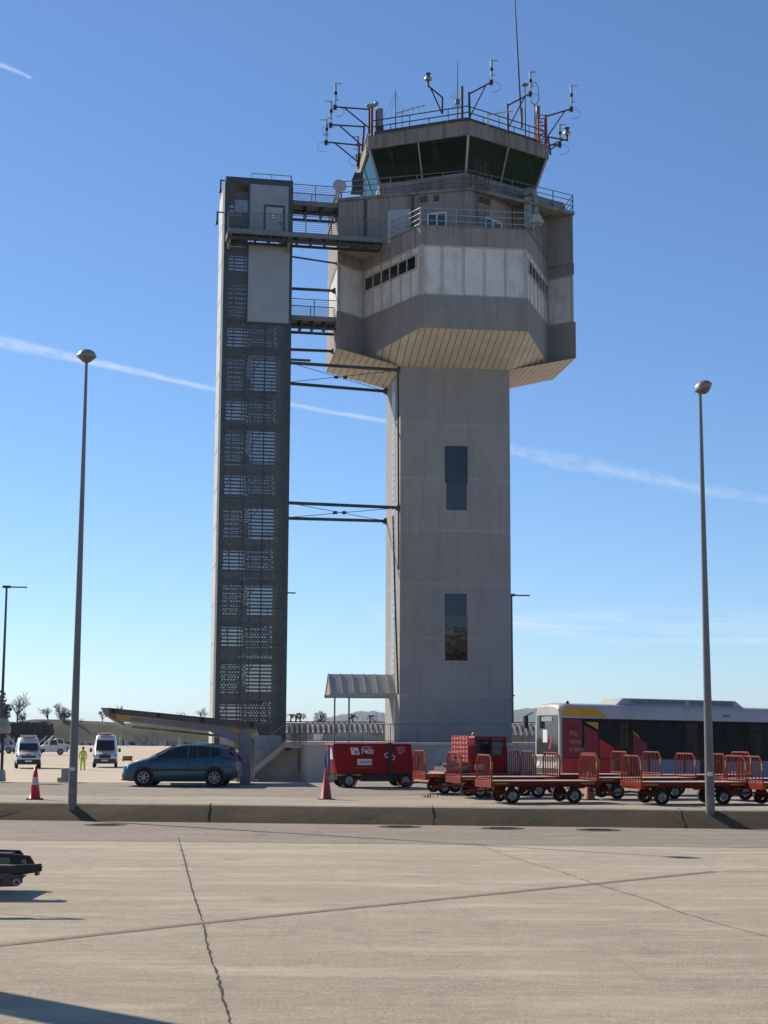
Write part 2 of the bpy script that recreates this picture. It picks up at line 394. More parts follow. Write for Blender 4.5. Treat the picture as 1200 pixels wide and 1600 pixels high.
for i, px in enumerate((165, 625, 785, 935)):
    p = atz(px, (1289,1292,1294.5,1297)[i], .004)
    m = MB(); m.lathe([(0,.012),(.42,.012),(.47,.008),(.56,.008),(.58,0)], (0,0,0), n=28, smooth=False)
    for k in range(-3, 4): m.box(-.3, .3, k*.1-.02, k*.1+.02, .012, .018)
    o = m.build('manhole_cover', 'tar', loc=p)
    tag(o, ('dark round manhole cover in the asphalt left of the tall lamp post shadow', 'dark manhole cover below the first orange cone', 'dark manhole cover straight below the cart wheels', 'rightmost dark manhole cover in the asphalt strip')[i], 'manhole cover', 'manhole covers in the asphalt strip')

# far scenery ------------------------------------------------------
m = MB(); xs = [-300+6*i for i in range(101)]; prof = [(410,-.5),(414,1.2),(419,3.1),(424,4.9),(428,5.6),(436,5.8),(470,5.5)]
vs = []
for j, (y, z) in enumerate(prof):
    for x in xs: vs.append((x, y+random.uniform(-.8,.8)*(j > 0), z+(random.uniform(-.75,.75) if 0 < j < 6 else 0)))
n_ = len(xs); m.add(vs, [(j*n_+i, j*n_+i+1, (j+1)*n_+i+1, (j+1)*n_+i) for j in range(len(prof)-1) for i in range(n_-1)], True)
struct(m.build('embankment', 'grass'), 'grassy embankment behind the far apron')
def hills(name, mat, Y, pts, depth, label):
    m = MB(); P = []
    for (a, b), (c, d) in zip(pts, pts[1:]):
        for i in range(6): t = i/6; P.append((a+(c-a)*t, b+(d-b)*t + random.uniform(-.5,.5)))
    P.append(pts[-1]); rows = []
    for k, h in enumerate((0, .45, .8, 1, .5)):
        r = []
        for px, py in P:
            q = at(px, py, Y); r.append((q.x, Y+(k-3)*depth*.33+random.uniform(-.06,.06)*depth, max(-1, (q.z*h)*(1+random.uniform(-.05,.05)*(k != 3)))))
        rows.append(r)
    nx = len(P); m.add([p for r in rows for p in r], [(j*nx+i, j*nx+i+1, (j+1)*nx+i+1, (j+1)*nx+i) for j in range(4) for i in range(nx-1)], True)
    return struct(m.build(name, mat), label)
M('hill_scrub', (.07,.085,.05), .95, 0, .3, .004)
hills('hills', 'hill_scrub', 7000, [(-200,1142),(100,1138),(300,1139),(400,1134),(470,1131),(505,1123),(540,1115),(562,1111.5),(585,1111),(600,1114),(640,1122),(700,1121),(760,1112),(800,1110.5),(825,1106),(850,1107),(900,1112),(1000,1117),(1150,1128),(1400,1140)], 1500, 'distant low mountain ridge on the horizon')

def bare_tree(name, label, px, py_top, py_base, Y, spread=1.0, seed=0, twigs=5, group='trees beyond the far apron'):
    rnd = random.Random(seed); base = at(px, py_base, Y); h = at(px, py_top, Y).z - base.z
    root = thing(name, label, 'tree', base, 0, group); tr = MB(); cr = MB()
    def grow(p, d, L, r, lvl):
        q = p + d*L; (tr if lvl < 2 else cr).tube(p, q, r, 5 if lvl < 2 else 3, r*.72, False)
        if lvl >= twigs: return
        for k in range(4 if lvl == 0 else 3):
            e = (d*.9 + Vector((rnd.gauss(0,.5)*spread, rnd.gauss(0,.5)*spread, rnd.uniform(.0,.35)))).normalized()
            grow(p + d*L*(rnd.uniform(.6,1) if lvl else 1), e, L*rnd.uniform(.62,.95), r*.62, lvl+1)
    grow(Vector((0,0,-.3)), Vector((0,0,1)), h*.25, h*.03, 0)
    tr.build('trunk', 'bark', root); cr.build('crown', 'bark', root)
def leafy_tree(name, label, px, py_top, py_base, Y, wpx, seed=0, n=900, mat='dark_leaf', group='trees beyond the far apron', low=.1):
    rnd = random.Random(seed); base = at(px, py_base, Y); h = at(px, py_top, Y).z - base.z; wd = wpx/FPX*Y/2
    root = thing(name, label, 'tree', base, 0, group); tr = MB(); cr = MB()
    tr.tube((0,0,-.3), (0,0,h*.6), h*.035, 6, h*.015)
    cl = [(Vector((rnd.uniform(-.75,.75)*wd, rnd.uniform(-.7,.7)*wd, h*(low+(1-low)*rnd.uniform(.15,.85)))), rnd.uniform(.3,.55)) for _ in range(14)]
    for c, r in cl: tr.tube((0,0,h*.3), c, h*.012, 4, h*.004)
    for _ in range(n):
        c, r = rnd.choice(cl); d = Vector((rnd.gauss(0,1), rnd.gauss(0,1), rnd.gauss(0,1))).normalized() * (rnd.random()**.4)
        p = c + Vector((d.x*wd*r, d.y*wd*r, d.z*h*.26)); 
        if p.z < h*low*.5: continue
        a = Vector((rnd.gauss(0,1), rnd.gauss(0,1), rnd.gauss(0,1))).normalized(); b = a.orthogonal().normalized(); s = h*rnd.uniform(.025,.06)
        cr.quad(p+a*s, p+b*s*.6, p-a*s, p-b*s*.6)
    tr.build('trunk', 'bark', root); cr.build('crown', mat, root)
M('bark', (.075,.065,.055), .9, 0, .3, 3)
M('dark_leaf', (.035,.05,.03), .8, 0, .5, .8)
M('olive_leaf', (.075,.085,.05), .8, 0, .5, .8)
bare_tree('bare_tree', 'tall bare winter tree on the embankment, above the left van', 27, 1070, 1132, 432, 1.1, 3)
bare_tree('bare_tree', 'small bare tree beside the dark round bush on the embankment', 75, 1096, 1132, 436, 1.0, 5)
bare_tree('bare_tree', 'bare tree rising behind the dark round bush', 94, 1088, 1131, 440, .9, 6)
leafy_tree('evergreen_tree', 'dark evergreen tree cut by the left photo edge', -2, 1079, 1131, 425, 34, 8, 1100)
leafy_tree('evergreen_tree', 'dark evergreen at the foot of the tall bare tree', 35, 1108, 1131, 426, 18, 9, 500)
leafy_tree('round_bush', 'dark round bush on the embankment left of the lamp post', 99, 1108, 1131, 428, 24, 10, 900)
bare_tree('bare_tree', 'bare tree on the embankment right of the left lamp post', 160, 1098, 1131, 436, 1.0, 12)
leafy_tree('round_bush', 'small dark bush just right of the left lamp post', 127, 1122, 1131, 428, 12, 13, 250)
leafy_tree('evergreen_tree', 'small dark tree showing above the carport roof end', 186, 1104, 1131, 432, 10, 14, 300)
bare_tree('bare_tree', 'bare tree above the carport beside the stair tower', 316, 1100, 1131, 436, 1.0, 15)
leafy_tree('olive_tree', 'small olive tree above the middle of the carport', 283, 1112, 1131, 432, 14, 16, 300, 'olive_leaf')
leafy_tree('olive_tree', 'round olive tree between the stair tower and the entrance canopy', 501, 1112, 1133, 300, 20, 17, 900, 'olive_leaf', 'trees behind the terrace')
def palm(label, px, py_top, py_base, Y, seed):
    rnd = random.Random(seed); base = at(px, py_base, Y); h = at(px, py_top, Y).z - base.z
    root = thing('palm_tree', label, 'palm tree', base, 0, 'trees behind the terrace'); t = MB(); c = MB()
    t.tube((0,0,-1), (.2,0,h*.85), .22, 6, .14)
    for k in range(16):
        a = rnd.uniform(0, 6.28); e = rnd.uniform(-.4, .9); L = h*.16+1.0
        p0 = Vector((.2,0,h*.85)); d = Vector((math.cos(a), math.sin(a), e)).normalized(); p1 = p0+d*L*.6; p2 = p1+(d+Vector((0,0,-.9))).normalized()*L*.5
        n = Vector((-d.y, d.x, 0)).normalized()*.22; c.quad(p0-n*.3, p0+n*.3, p1+n, p1-n); c.quad(p1-n, p1+n, p2+n*.2, p2-n*.2)
    t.build('trunk', 'bark', root); c.build('crown', 'dark_leaf', root)
for i, (px, py, lab) in enumerate(((453,1117,'small palm just right of the stair tower, leftmost of three'), (461,1115,'middle one of three small palms right of the stair tower'), (468,1116,'rightmost of three small palms right of the stair tower'),
                  (550,1116,'lone palm seen behind the second canopy post'), (577,1119,'palm left of the tower base, in front of the hills'))):
    palm(lab, px, py, 1134, 300, 20+i)
leafy_tree('round_bush', 'low dark bush behind the white ribbed roof near the canopy posts', 545, 1124, 1133, 300, 12, 31, 300, 'dark_leaf', 'trees behind the terrace')
leafy_tree('round_bush', 'low dark bush behind the white ribbed roof left of the tower', 588, 1124, 1133, 300, 14, 32, 300, 'dark_leaf', 'trees behind the terrace')
leafy_tree('round_bush', 'low bush behind the white ribbed roof beside the palms', 478, 1126, 1133, 300, 12, 33, 300, 'dark_leaf', 'trees behind the terrace')

# clouds and contrails: thin sheets of ice cloud kilometres away ----
def cloudmat(name, dens, sx, sy, lo, hi):
    m = bpy.data.materials.new(name); m.use_nodes = True; n = m.node_tree; n.nodes.clear()
    o = n.nodes.new('ShaderNodeOutputMaterial'); d = n.nodes.new('ShaderNodeBsdfDiffuse'); d.inputs[0].default_value = (.86,.93,1,1)
    tl = n.nodes.new('ShaderNodeBsdfTranslucent'); tl.inputs[0].default_value = (.86,.93,1,1); ad = n.nodes.new('ShaderNodeMixShader'); ad.inputs[0].default_value = .95
    n.links.new(d.outputs[0], ad.inputs[1]); n.links.new(tl.outputs[0], ad.inputs[2])
    t = n.nodes.new('ShaderNodeBsdfTransparent'); x = n.nodes.new('ShaderNodeMixShader')
    uv = n.nodes.new('ShaderNodeTexCoord'); sp = n.nodes.new('ShaderNodeSeparateXYZ'); n.links.new(uv.outputs['UV'], sp.inputs[0])
    e = math_(n, 'MULTIPLY', math_(n, 'MULTIPLY', sp.outputs[1], math_(n, 'SUBTRACT', 1.0, sp.outputs[1])), 4)
    ends = math_(n, 'MINIMUM', math_(n, 'MULTIPLY', sp.outputs[0], 12), math_(n, 'MULTIPLY', math_(n, 'SUBTRACT', 1.0, sp.outputs[0]), 12))
    ends = math_(n, 'MINIMUM', ends, 1.0)
    nz = mrange(n, noise(n, coord(n, 'UV', (sx, sy, 1)), 1.0, 6, .6), lo, hi, 0, 1)
    f = math_(n, 'MULTIPLY', math_(n, 'MULTIPLY', math_(n, 'POWER', e, 1.6), ends), math_(n, 'MULTIPLY', nz, dens))
    n.links.new(f, x.inputs[0]); n.links.new(t.outputs[0], x.inputs[1]); n.links.new(ad.outputs[0], x.inputs[2]); n.links.new(x.outputs[0], o.inputs[0])
    MATS[name] = m
def sheet(name, mat, top, bot, alt, label, kind='stuff'):
    """a long thin cloud at height alt, its two edges given by sight lines"""
    vs = [atz(x, y, alt) for x, y in top] + [atz(x, y, alt) for x, y in bot]; k = len(top)
    me = bpy.data.meshes.new(name); me.from_pydata([tuple(v) for v in vs], [], [(i, k+i, k+i+1, i+1) for i in range(k-1)])
    uv = me.uv_layers.new(name='UVMap')
    for p in me.polygons:
        for li, vi in zip(p.loop_indices, p.vertices): uv.data[li].uv = ((vi % k)/(k-1), 0 if vi < k else 1)
    me.materials.append(MATS[mat]); o = bpy.data.objects.new(name, me); C.objects.link(o); return struct(o, label, kind)
cloudmat('contrail_ice', .52, 26, 2.5, .2, .68); cloudmat('contrail_old', .3, 18, 3, .3, .7); cloudmat('cirrus_ice', .5, 4, 6, .42, .72)
sheet('contrail', 'contrail_ice', [(-60,89),(0,95),(25,106),(52,120)], [(-60,100),(0,107),(25,116),(52,127)], 3000, 'short bright contrail at the upper left', 'stuff')
sheet('contrail', 'contrail_ice', [(-120,496),(0,520),(120,550),(260,585),(400,618),(620,656),(700,676)], [(-120,524),(0,548),(120,570),(260,598),(400,628),(620,666),(700,684)], 3000, 'long thin contrail crossing behind the towers')
sheet('contrail', 'contrail_old', [(660,668),(800,690),(900,705),(1000,728),(1100,752),(1300,792)], [(660,692),(800,716),(900,742),(1000,760),(1100,778),(1300,806)], 3000, 'widening older contrail to the right of the tower')
sheet('cirrus', 'cirrus_ice', [(560,925),(800,930),(1000,935),(1350,945)], [(560,985),(800,1000),(1000,1015),(1350,1020)], 3000, 'faint cirrus low on the right')
0 and sheet('cirrus', 'cirrus_ice', [(-100,935),(100,940),(300,950),(700,955)], [(-100,985),(100,975),(300,985),(700,985)], 3000, 'faint cirrus low on the left')

# ------------------------------------------------------------------ unseen terminal added behind the camera to darken reflections and fill light
trm = thing('unseen_terminal', 'unseen long terminal with dark front and tan roof band, added to darken reflections', 'terminal', (0,-14,0))
m = MB(); m.box(-300,300,-22,-.3,0,12.2); m.build('glazed_wall', M('terminal_dark', (.035,.03,.027), .5, 0, .3, .3), trm)
m = MB(); m.box(-301,301,-23,0,12.2,15.2); m.build('roof_band', M('terminal_tan', (.3,.22,.13), .8, 0, .15, .5), trm)
for k in range(61):
    m = MB(); m.box(-300+k*10-.3,-300+k*10+.3,-.3,.1,0,12.2); m.build('column', 'terminal_tan', trm)

# ------------------------------------------------------------------ control tower
TC, TPHI = Vector((4.6, 104.6, 0)), R(7.4)
def t2w(x, y, z=0): c, s = math.cos(TPHI), math.sin(TPHI); return Vector((TC.x + x*c - y*s, TC.y + x*s + y*c, z))
def w2t(p): c, s = math.cos(TPHI), math.sin(TPHI); d = p - TC; return Vector((d.x*c + d.y*s, -d.x*s + d.y*c, p.z))
LINES = [4.9, 8.6, 12.1, 15.6, 19.0, 22.6]
concrete('shaft_concrete', (.32,.305,.29), (.17,.16,.15), .45, LINES)
concrete('cab_concrete', (.30,.27,.25), (.07,.058,.048), .7)
concrete('skirt_concrete', (.29,.27,.255), (.13,.12,.11), .5)
concrete('roof_concrete', (.25,.235,.2), (.05,.043,.036), .95)
M('cladding', (.66,.635,.585), .5, 0, .1, 1.2, dirt=(.27,.25,.22))
M('batten', (.45,.41,.36), .6, 0, .25, 5, dirt=(.2,.12,.07))
M('rust', (.1,.055,.035), .9, 0, .4, 5)
M('window_blue', (.035,.07,.12), .05, 0, .3, 3)
m_, n_b, b_ = nodes('soffit')
v_ = coord(n_b); s_ = n_b.nodes.new('ShaderNodeSeparateXYZ'); n_b.links.new(v_, s_.inputs[0])
fr = math_(n_b, 'FRACT', math_(n_b, 'DIVIDE', math_(n_b, 'ADD', s_.outputs[0], 50), .43))
c_ = mixc(n_b, mrange(n_b, noise(n_b, v_, .8, 5), .3, .7, 0, 1), (.47,.425,.345), (.56,.505,.415))
c_ = mixc(n_b, math_(n_b, 'LESS_THAN', fr, .12), c_, (.16,.13,.1))
n_b.links.new(c_, b_.inputs['Base Color']); b_.inputs['Roughness'].default_value = .7; MATS['soffit'] = m_

tower = thing('control_tower', 'tall concrete airport control tower with wide cross-shaped cabin and glazed cab on top', 'control tower', TC, TPHI)
SX0, SX1, SY = -4.04, 3.24, 3.5
# shaft with real window openings in the front face
WIN = [(1.0-1.43, 1.0+.07, 16.9, 20.9), (1.0-1.43, 1.0+.05, 7.0, 11.4)]
def px2shaft(px, py): p = w2t(at(px, py, 101.1)); return p.x, p.z
w0, w1 = px2shaft(694.5, 797), px2shaft(731, 697); w2, w3 = px2shaft(694.5, 1032), px2shaft(729.5, 928)
WIN = [(w0[0], w1[0], w0[1], w1[1]), (w2[0], w3[0], w2[1], w3[1])]
RECT = []
for k, q in enumerate(WIN):
    zm = q[2]+(q[3]-q[2])*(.42 if k == 0 else .68); RECT += [(q[0], q[1], zm, q[3], 'b'), (q[0]+.1, q[1]-.07, q[2], zm, 't') if k == 0 else (q[0]+.02, q[1]+.05, q[2], zm, 't')]
m = MB(); xs = sorted({SX0, SX1, *[v for q in RECT for v in q[:2]]}); zs = sorted({-.6, 26.9, *[v for q in RECT for v in q[2:4]]})
for i in range(len(xs)-1):
    for j in range(len(zs)-1):
        cx, cz = (xs[i]+xs[i+1])/2, (zs[j]+zs[j+1])/2
        if any(q[0] < cx < q[1] and q[2] < cz < q[3] for q in RECT): continue
        m.quad((xs[i],-SY,zs[j]), (xs[i+1],-SY,zs[j]), (xs[i+1],-SY,zs[j+1]), (xs[i],-SY,zs[j+1]))
for q in RECT:
    d = -SY+.12
    m.quad((q[0],-SY,q[2]),(q[0],-SY,q[3]),(q[0],d,q[3]),(q[0],d,q[2])); m.quad((q[1],-SY,q[2]),(q[1],-SY,q[3]),(q[1],d,q[3]),(q[1],d,q[2]))
    if q[4] == 't': m.quad((q[0],-SY,q[2]),(q[1],-SY,q[2]),(q[1],d,q[2]),(q[0],d,q[2]))
    else: m.quad((q[0],-SY,q[3]),(q[1],-SY,q[3]),(q[1],d,q[3]),(q[0],d,q[3]))
m.quad((SX1,-SY,-.6),(SX1,SY,-.6),(SX1,SY,26.9),(SX1,-SY,26.9)); m.quad((SX0,-SY,-.6),(SX0,SY,-.6),(SX0,SY,26.9),(SX0,-SY,26.9)); m.quad((SX0,SY,-.6),(SX1,SY,-.6),(SX1,SY,26.9),(SX0,SY,26.9))
m.build('shaft', 'shaft_concrete', tower)
for k in range(2):                                  # slightly tilted panes, so that the reflections break
    o = MB()
    for q in RECT[2*k:2*k+2]:
        xm = q[0]+(q[1]-q[0])*(.58 if q[4] == 'b' else .45)
        for x0, x1, ya in ((q[0], xm, .012), (xm, q[1], -.022)):
            y0 = -SY+.09+ya; tz = .012 if q[4] == 'b' else -.01
            o.quad((x0,y0-ya-tz,q[2]),(x1,y0+ya-tz,q[2]),(x1,y0+ya+tz,q[3]),(x0,y0-ya+tz,q[3]))
    wd_ = o.build('window', 'tower_glass', tower); f = MB()
    for q in RECT[2*k:2*k+2]: f.box(q[0], q[0]+.03, -SY+.04, -SY+.07, q[2], q[3]); f.box(q[1]-.03, q[1], -SY+.04, -SY+.07, q[2], q[3])
    f.build('frame', 'black_plastic', wd_)
# recessed vertical glazing strip on the sunlit left side
m = MB()
for z in range(44): m.box(SX0-.02, SX0+.05, -1.15, .55, 5.9+z*.46, 5.9+z*.46+.42)
m.build('glazing_strip', M('strip_glass', (.34,.36,.34), .35, 0, .2, 4), tower)
m = MB(); m.path([(SX0-.05,-2.6,26.3),(SX0-.05,-2.9,20),(SX0-.06,-3.3,13)], .05); m.path([(SX0-.05,-.4,16.9),(SX0-.05,-1.6,11),(SX0-.05,-3.2,5)], .05)
m.build('cable', 'dark_steel', tower)

P = [(-3.47,-8.2),(3.47,-8.2),(6.35,-1.8),(7.85,-3.25),(7.85,3.25),(6.35,1.8),(3.47,8.2),(-3.47,8.2),(-6.35,1.8),(-8.3,3.6),(-8.3,-3.6),(-6.35,-1.8)]
ZB = [27.8,27.8,27.15,27.45,27.45,27.15,27.8,27.8,27.15,27.5,27.45,27.15]
ZW0, ZW1, ZD = 29.95, 33.25, 34.3
m = MB(); m.prism(P, ZB, ZW0, caps=False); m.add([(*p, ZW0) for p in P], [tuple(range(12))]); m.build('concrete_skirt', 'skirt_concrete', tower)
S = [(SX0-.01,-SY-.01,26.4),(SX1+.01,-SY-.01,26.4),(SX1+.01,SY+.01,26.4),(SX0-.01,SY+.01,26.4)]
B3 = [(*p, z) for p, z in zip(P, ZB)]
m = MB()
m.quad(B3[0],B3[1],S[1],S[0]); m.quad(B3[1],B3[2],S[1]); m.quad(B3[2],B3[3],S[1]); m.quad(B3[3],B3[4],S[2],S[1]); m.quad(B3[4],B3[5],S[2]); m.quad(B3[5],B3[6],S[2])
m.quad(B3[6],B3[7],S[3],S[2]); m.quad(B3[7],B3[8],S[3]); m.quad(B3[8],B3[9],S[3]); m.quad(B3[9],B3[10],S[0],S[3]); m.quad(B3[10],B3[11],S[0]); m.quad(B3[11],B3[0],S[0])
m.build('soffit', 'soffit', tower)
Pc = inset(P, .1)
m = MB(); m.prism(Pc, ZW0-.02, ZW1); clad = m.build('cladding', 'cladding', tower)
m = MB()
def elen(i, Q=Pc): return (Vector(Q[(i+1)%12]) - Vector(Q[i])).length
def seam(i, u, wd=.16):
    L = elen(i); p, q = Pc[i], Pc[(i+1)%12]
    m.face(p, q, u-wd/2, u-wd/2+.045, ZW0+.05, ZW1-.05, 0, .025); m.face(p, q, u+wd/2-.045, u+wd/2, ZW0+.05, ZW1-.05, 0, .025)
for i in range(12):
    L = elen(i); p, q = Pc[i], Pc[(i+1)%12]
    m.face(p, q, .02, L-.02, ZW0, ZW0+.1, 0, .04); m.face(p, q, .02, L-.02, ZW1-.1, ZW1, 0, .04)
    for u in (.1, L-.1): m.face(p, q, u-.07, u+.07, ZW0+.1, ZW1-.1, 0, .05)
    k = {0:5, 1:6, 11:6, 5:6, 7:6}.get(i, 1)
    if i == 6: k = 5
    for j in range(1, k): seam(i, L*j/k)
m.build('cladding_batten', 'batten', clad)
for i in (1, 11, 5, 7):                              # ribbon windows on the slanting faces
    L = elen(i); p, q = Pc[i], Pc[(i+1)%12]; fr = MB(); gl = MB(); u0, u1 = (.25, L-.55) if i in (11, 5) else (.55, L-.25)
    n = 6
    for k in range(n):
        a, b = u0+(u1-u0)*k/n, u0+(u1-u0)*(k+1)/n
        fr.face(p, q, a, a+.09, 31.75, 32.75, .0, .09); fr.face(p, q, a+.09, b, 31.75, 31.84, 0, .09); fr.face(p, q, a+.09, b, 32.66, 32.75, 0, .09); gl.face(p, q, a+.09, b, 31.84, 32.66, 0, .045)
    fr.face(p, q, u1, u1+.09, 31.75, 32.75, 0, .09)
    f = fr.build('ribbon_window', 'batten', tower); gl.build('pane', 'tower_glass', f)
Pp = inset(P, .04)
m = MB(); m.prism(Pp, ZW1, ZD-.25)
for i in (11, 0, 1, 5, 6, 7):                        # rim walls
    L = elen(i, Pp); m.face(Pp[i], Pp[(i+1)%12], .02, L-.02, ZD-.25, ZD+.18, -.22, 0)
m.build('parapet', 'cab_concrete', tower)
m = MB()
for i in (11, 0, 1, 5, 6, 7):
    L = elen(i, Pp); m.face(Pp[i], Pp[(i+1)%12], 0, L, ZD+.18, ZD+.235, -.27, .05)
m.face(Pp[0], Pp[1], 2.95, 3.95, ZD+.24, ZD+.3, -.2, .08)
m.build('parapet_coping', 'roof_concrete', tower)
# upper storey
m = MB(); A = -6.9
upper = [(-8.22,-3.52),(0,A),(6.28,-1.9),(7.77,-3.15),(7.77,3.15),(6.28,1.9),(0,7.0),(-6.25,1.9),(-8.22,3.52)]
m.prism(upper, ZD-.26, 37.42); blk = m.build('upper_storey', 'cab_concrete', tower)
slab = [(-8.32,-3.62),(0,A-.12),(7.87,-3.27),(7.87,3.27),(0,7.1),(-8.32,3.62)]
m = MB(); m.prism(slab, 37.42, 37.62); m.build('deck_slab', 'roof_concrete', tower)
WL, WR = ((-8.22,-3.52),(0,A)), ((0,A),(6.28,-1.9))
def wall_u(p, q, px):                                # where a sight line column meets an upper wall, as a distance along it
    best = None; a, b = t2w(*p), t2w(*q)
    for k in range(401):
        t = k/400; P_ = a.lerp(b, t); 
        if best is None or abs(P_.x/P_.y*1.0 - ray(px, 335).x/ray(px, 335).y) < best[0]: best = (abs(P_.x/P_.y - ray(px, 335).x/ray(px, 335).y), t)
    return best[1] * (Vector(q)-Vector(p)).length
def window(p, q, pxa, pxb, z0, z1, mull=1):
    a, b = wall_u(p, q, pxa), wall_u(p, q, pxb); f = MB(); g = MB()
    f.face(p, q, a, a+.09, z0, z1, 0, .07); f.face(p, q, b-.09, b, z0, z1, 0, .07); f.face(p, q, a+.09, b-.09, z0, z0+.09, 0, .07); f.face(p, q, a+.09, b-.09, z1-.09, z1, 0, .07)
    c = (a+b)/2; f.face(p, q, c-.05, c+.05, z0+.09, z1-.09, 0, .06); g.face(p, q, a+.09, b-.09, z0+.09, z1-.09, 0, .025)
    fo = f.build('window', 'white_paint', tower); g.build('pane', 'window_blue', fo)
window(*WL, 668, 698, ZD+.15, 36.1); window(*WR, 757, 783, ZD+.15, 36.0)
a, b = wall_u(*WL, 606), wall_u(*WL, 642)
m = MB(); m.face(*WL, a, a+.1, ZD, 36.5, 0, .06); m.face(*WL, b-.1, b, ZD, 36.5, 0, .06); m.face(*WL, a+.1, b-.1, 36.4, 36.5, 0, .06); m.face(*WL, a+.1, b-.1, ZD, 36.4, 0, .035)
dr = m.build('door', M('door_grey', (.36,.4,.42), .5), tower)
m = MB(); m.face(*WL, b-.3, b-.24, ZD+.95, ZD+1.15, .035, .1); m.build('handle', 'dark_steel', dr)
for wl_, px, wd in ((WL, 571, .1), (WL, 645, .07), (WR, 800, .05)):
    u = wall_u(*wl_, px); m = MB(); m.face(*wl_, u-wd, u+wd, ZD-.2, 37.4, .005, .05); m.build('drain_pipe', 'rust', tower)
for p, q, u0, u1 in ((*WL, 5.6, 6.0), (*WL, 6.5, 6.8), (*WR, .9, 1.9)): m = MB(); m.face(p, q, u0, u1, 36.9, 37.25, .0, .12); m.build('wall_bracket', 'rust', tower)
# cab
CX = -.13
def hexa(r): return [(CX + r*math.sin(R(60*k)), -r*math.cos(R(60*k))) for k in range(6)]
H0, H1 = hexa(6.1), hexa(6.98)
m = MB(); m.prism(hexa(6.1), 37.6, 38.9); m.build('cab_base', 'roof_concrete', tower)
m = MB(); m.prism(hexa(6.16), 38.6, 38.9); m.build('cab_sill', 'cab_concrete', tower)
ZG0, ZG1 = 38.9, 41.15
m = MB(); m.prism(hexa(7.14), ZG1-.02, 42.05); m.prism(hexa(7.17), 41.98, 42.06); m.build('cab_roof', 'roof_concrete', tower)
mb = MB(); bl = MB(); gm = []
for k in range(6):
    j = (k+1) % 6
    a0, b0, a1, b1_ = Vector((*H0[k], ZG0)), Vector((*H0[j], ZG0)), Vector((*H1[k], ZG1)), Vector((*H1[j], ZG1))
    gp = MB(); gp.quad(a0, b0, b1_, a1); gp.build('cab_window', 'cab_glass', tower)
    mb = MB(); mb.bar(a0, a1, .14, .16, (H0[k][0]-CX, H0[k][1], 0)); mb.build('cab_mullion', 'light_steel', tower); mb = MB()
    ms, mt = a0.lerp(b0, .5), a1.lerp(b1_, .5); mb.bar(ms, mt, .07, .1, (b0-a0).cross(Vector((0,0,1)))); mb.build('cab_mullion', 'light_steel', tower)
    # wavy solar blind hanging behind the glass
    ins = Vector((CX, 0, 0)); NX, NZ = 40, 10; vs = []
    for z in range(NZ+1):
        for x in range(NX+1):
            s, t = x/NX, z/NZ; p = (a0.lerp(b0, s)).lerp(a1.lerp(b1_, s), t)
            c = Vector((CX, 0, p.z)); wv = .07*math.sin(s*23+t*5+k) + .1*math.sin(s*9 - t*9 + 2*k) + .05*math.sin(t*17+s*6)
            vs.append(p + (c-p).normalized()*(.35 + wv))
    if k in (0, 5, 1, 3): bl.add(vs, [(z*(NX+1)+x, z*(NX+1)+x+1, (z+1)*(NX+1)+x+1, (z+1)*(NX+1)+x) for z in range(NZ) for x in range(NX)], True)
bl.build('cab_blind', M('blind', (.027,.065,.05), .7, 0, .55, .7, spec=.3), tower)
m = MB(); m.prism(hexa(5.0), 38.9, 39.5); m.prism(hexa(1.0), 39.5, 41.1); m.build('cab_console', 'black_plastic', tower)

def railing(mb, pts, h, rails, rp=.03, step=1.6, post=.035, z=None, closed=False):
    for a, b in zip(pts, pts[1:]):
        a, b = Vector(a), Vector(b); n = max(1, round((b-a).length/step))
        for k in range(n+1): p = a.lerp(b, k/n); mb.tube(p, p+Vector((0,0,h)), post, 6)
        for r in rails: mb.tube(a+Vector((0,0,r)), b+Vector((0,0,r)), rp, 6)
    return mb
sl = [Vector((*p, 37.62)) for p in inset(slab, .1)]
m = MB(); railing(m, [sl[5], sl[0], sl[1], sl[2], sl[3], sl[4], sl[5]], 1.15, (1.15, .78, .4), .03, 1.9)
m.build('deck_railing', 'galvanised', tower)
pr = [Vector((*Pp[i], ZD+.2)) for i in (11, 0, 1, 2)]
m = MB(); railing(m, pr[:2], 1.15, (1.15, .8, .45, .12), .04, 1.7, .04); railing(m, pr[1:], 1.15, (1.15, .75, .35), .03, 2.3, .035); m.build('balcony_railing', 'light_steel', tower)
# ladder with hoops up to the cab, near the front corner
m = MB(); q0 = Vector((.75, -6.72, ZD+.1))
for dx in (-.25, .25): m.bar(q0+Vector((dx,0,0)), q0+Vector((dx,.0,5.0)), .05, .05)
for k in range(16): m.tube(q0+Vector((-.25,0,.2+k*.3)), q0+Vector((.25,0,.2+k*.3)), .02, 5)
for k in range(3):
    z = 3.1+k*.85; arc = [q0+Vector((.42*math.cos(t), -.75*abs(math.sin(t))**.8 if math.sin(t) > 0 else 0, z)) for t in [math.pi*i/8 for i in range(9)]]; m.path(arc, .028, 5)
for t in (-.42, -.15, .15, .42): m.bar(q0+Vector((t, -.75 if abs(t) < .3 else -.35, 3.1)), q0+Vector((t, -.75 if abs(t) < .3 else -.35, 4.8)), .035, .035)
m.build('ladder', 'rust', tower)
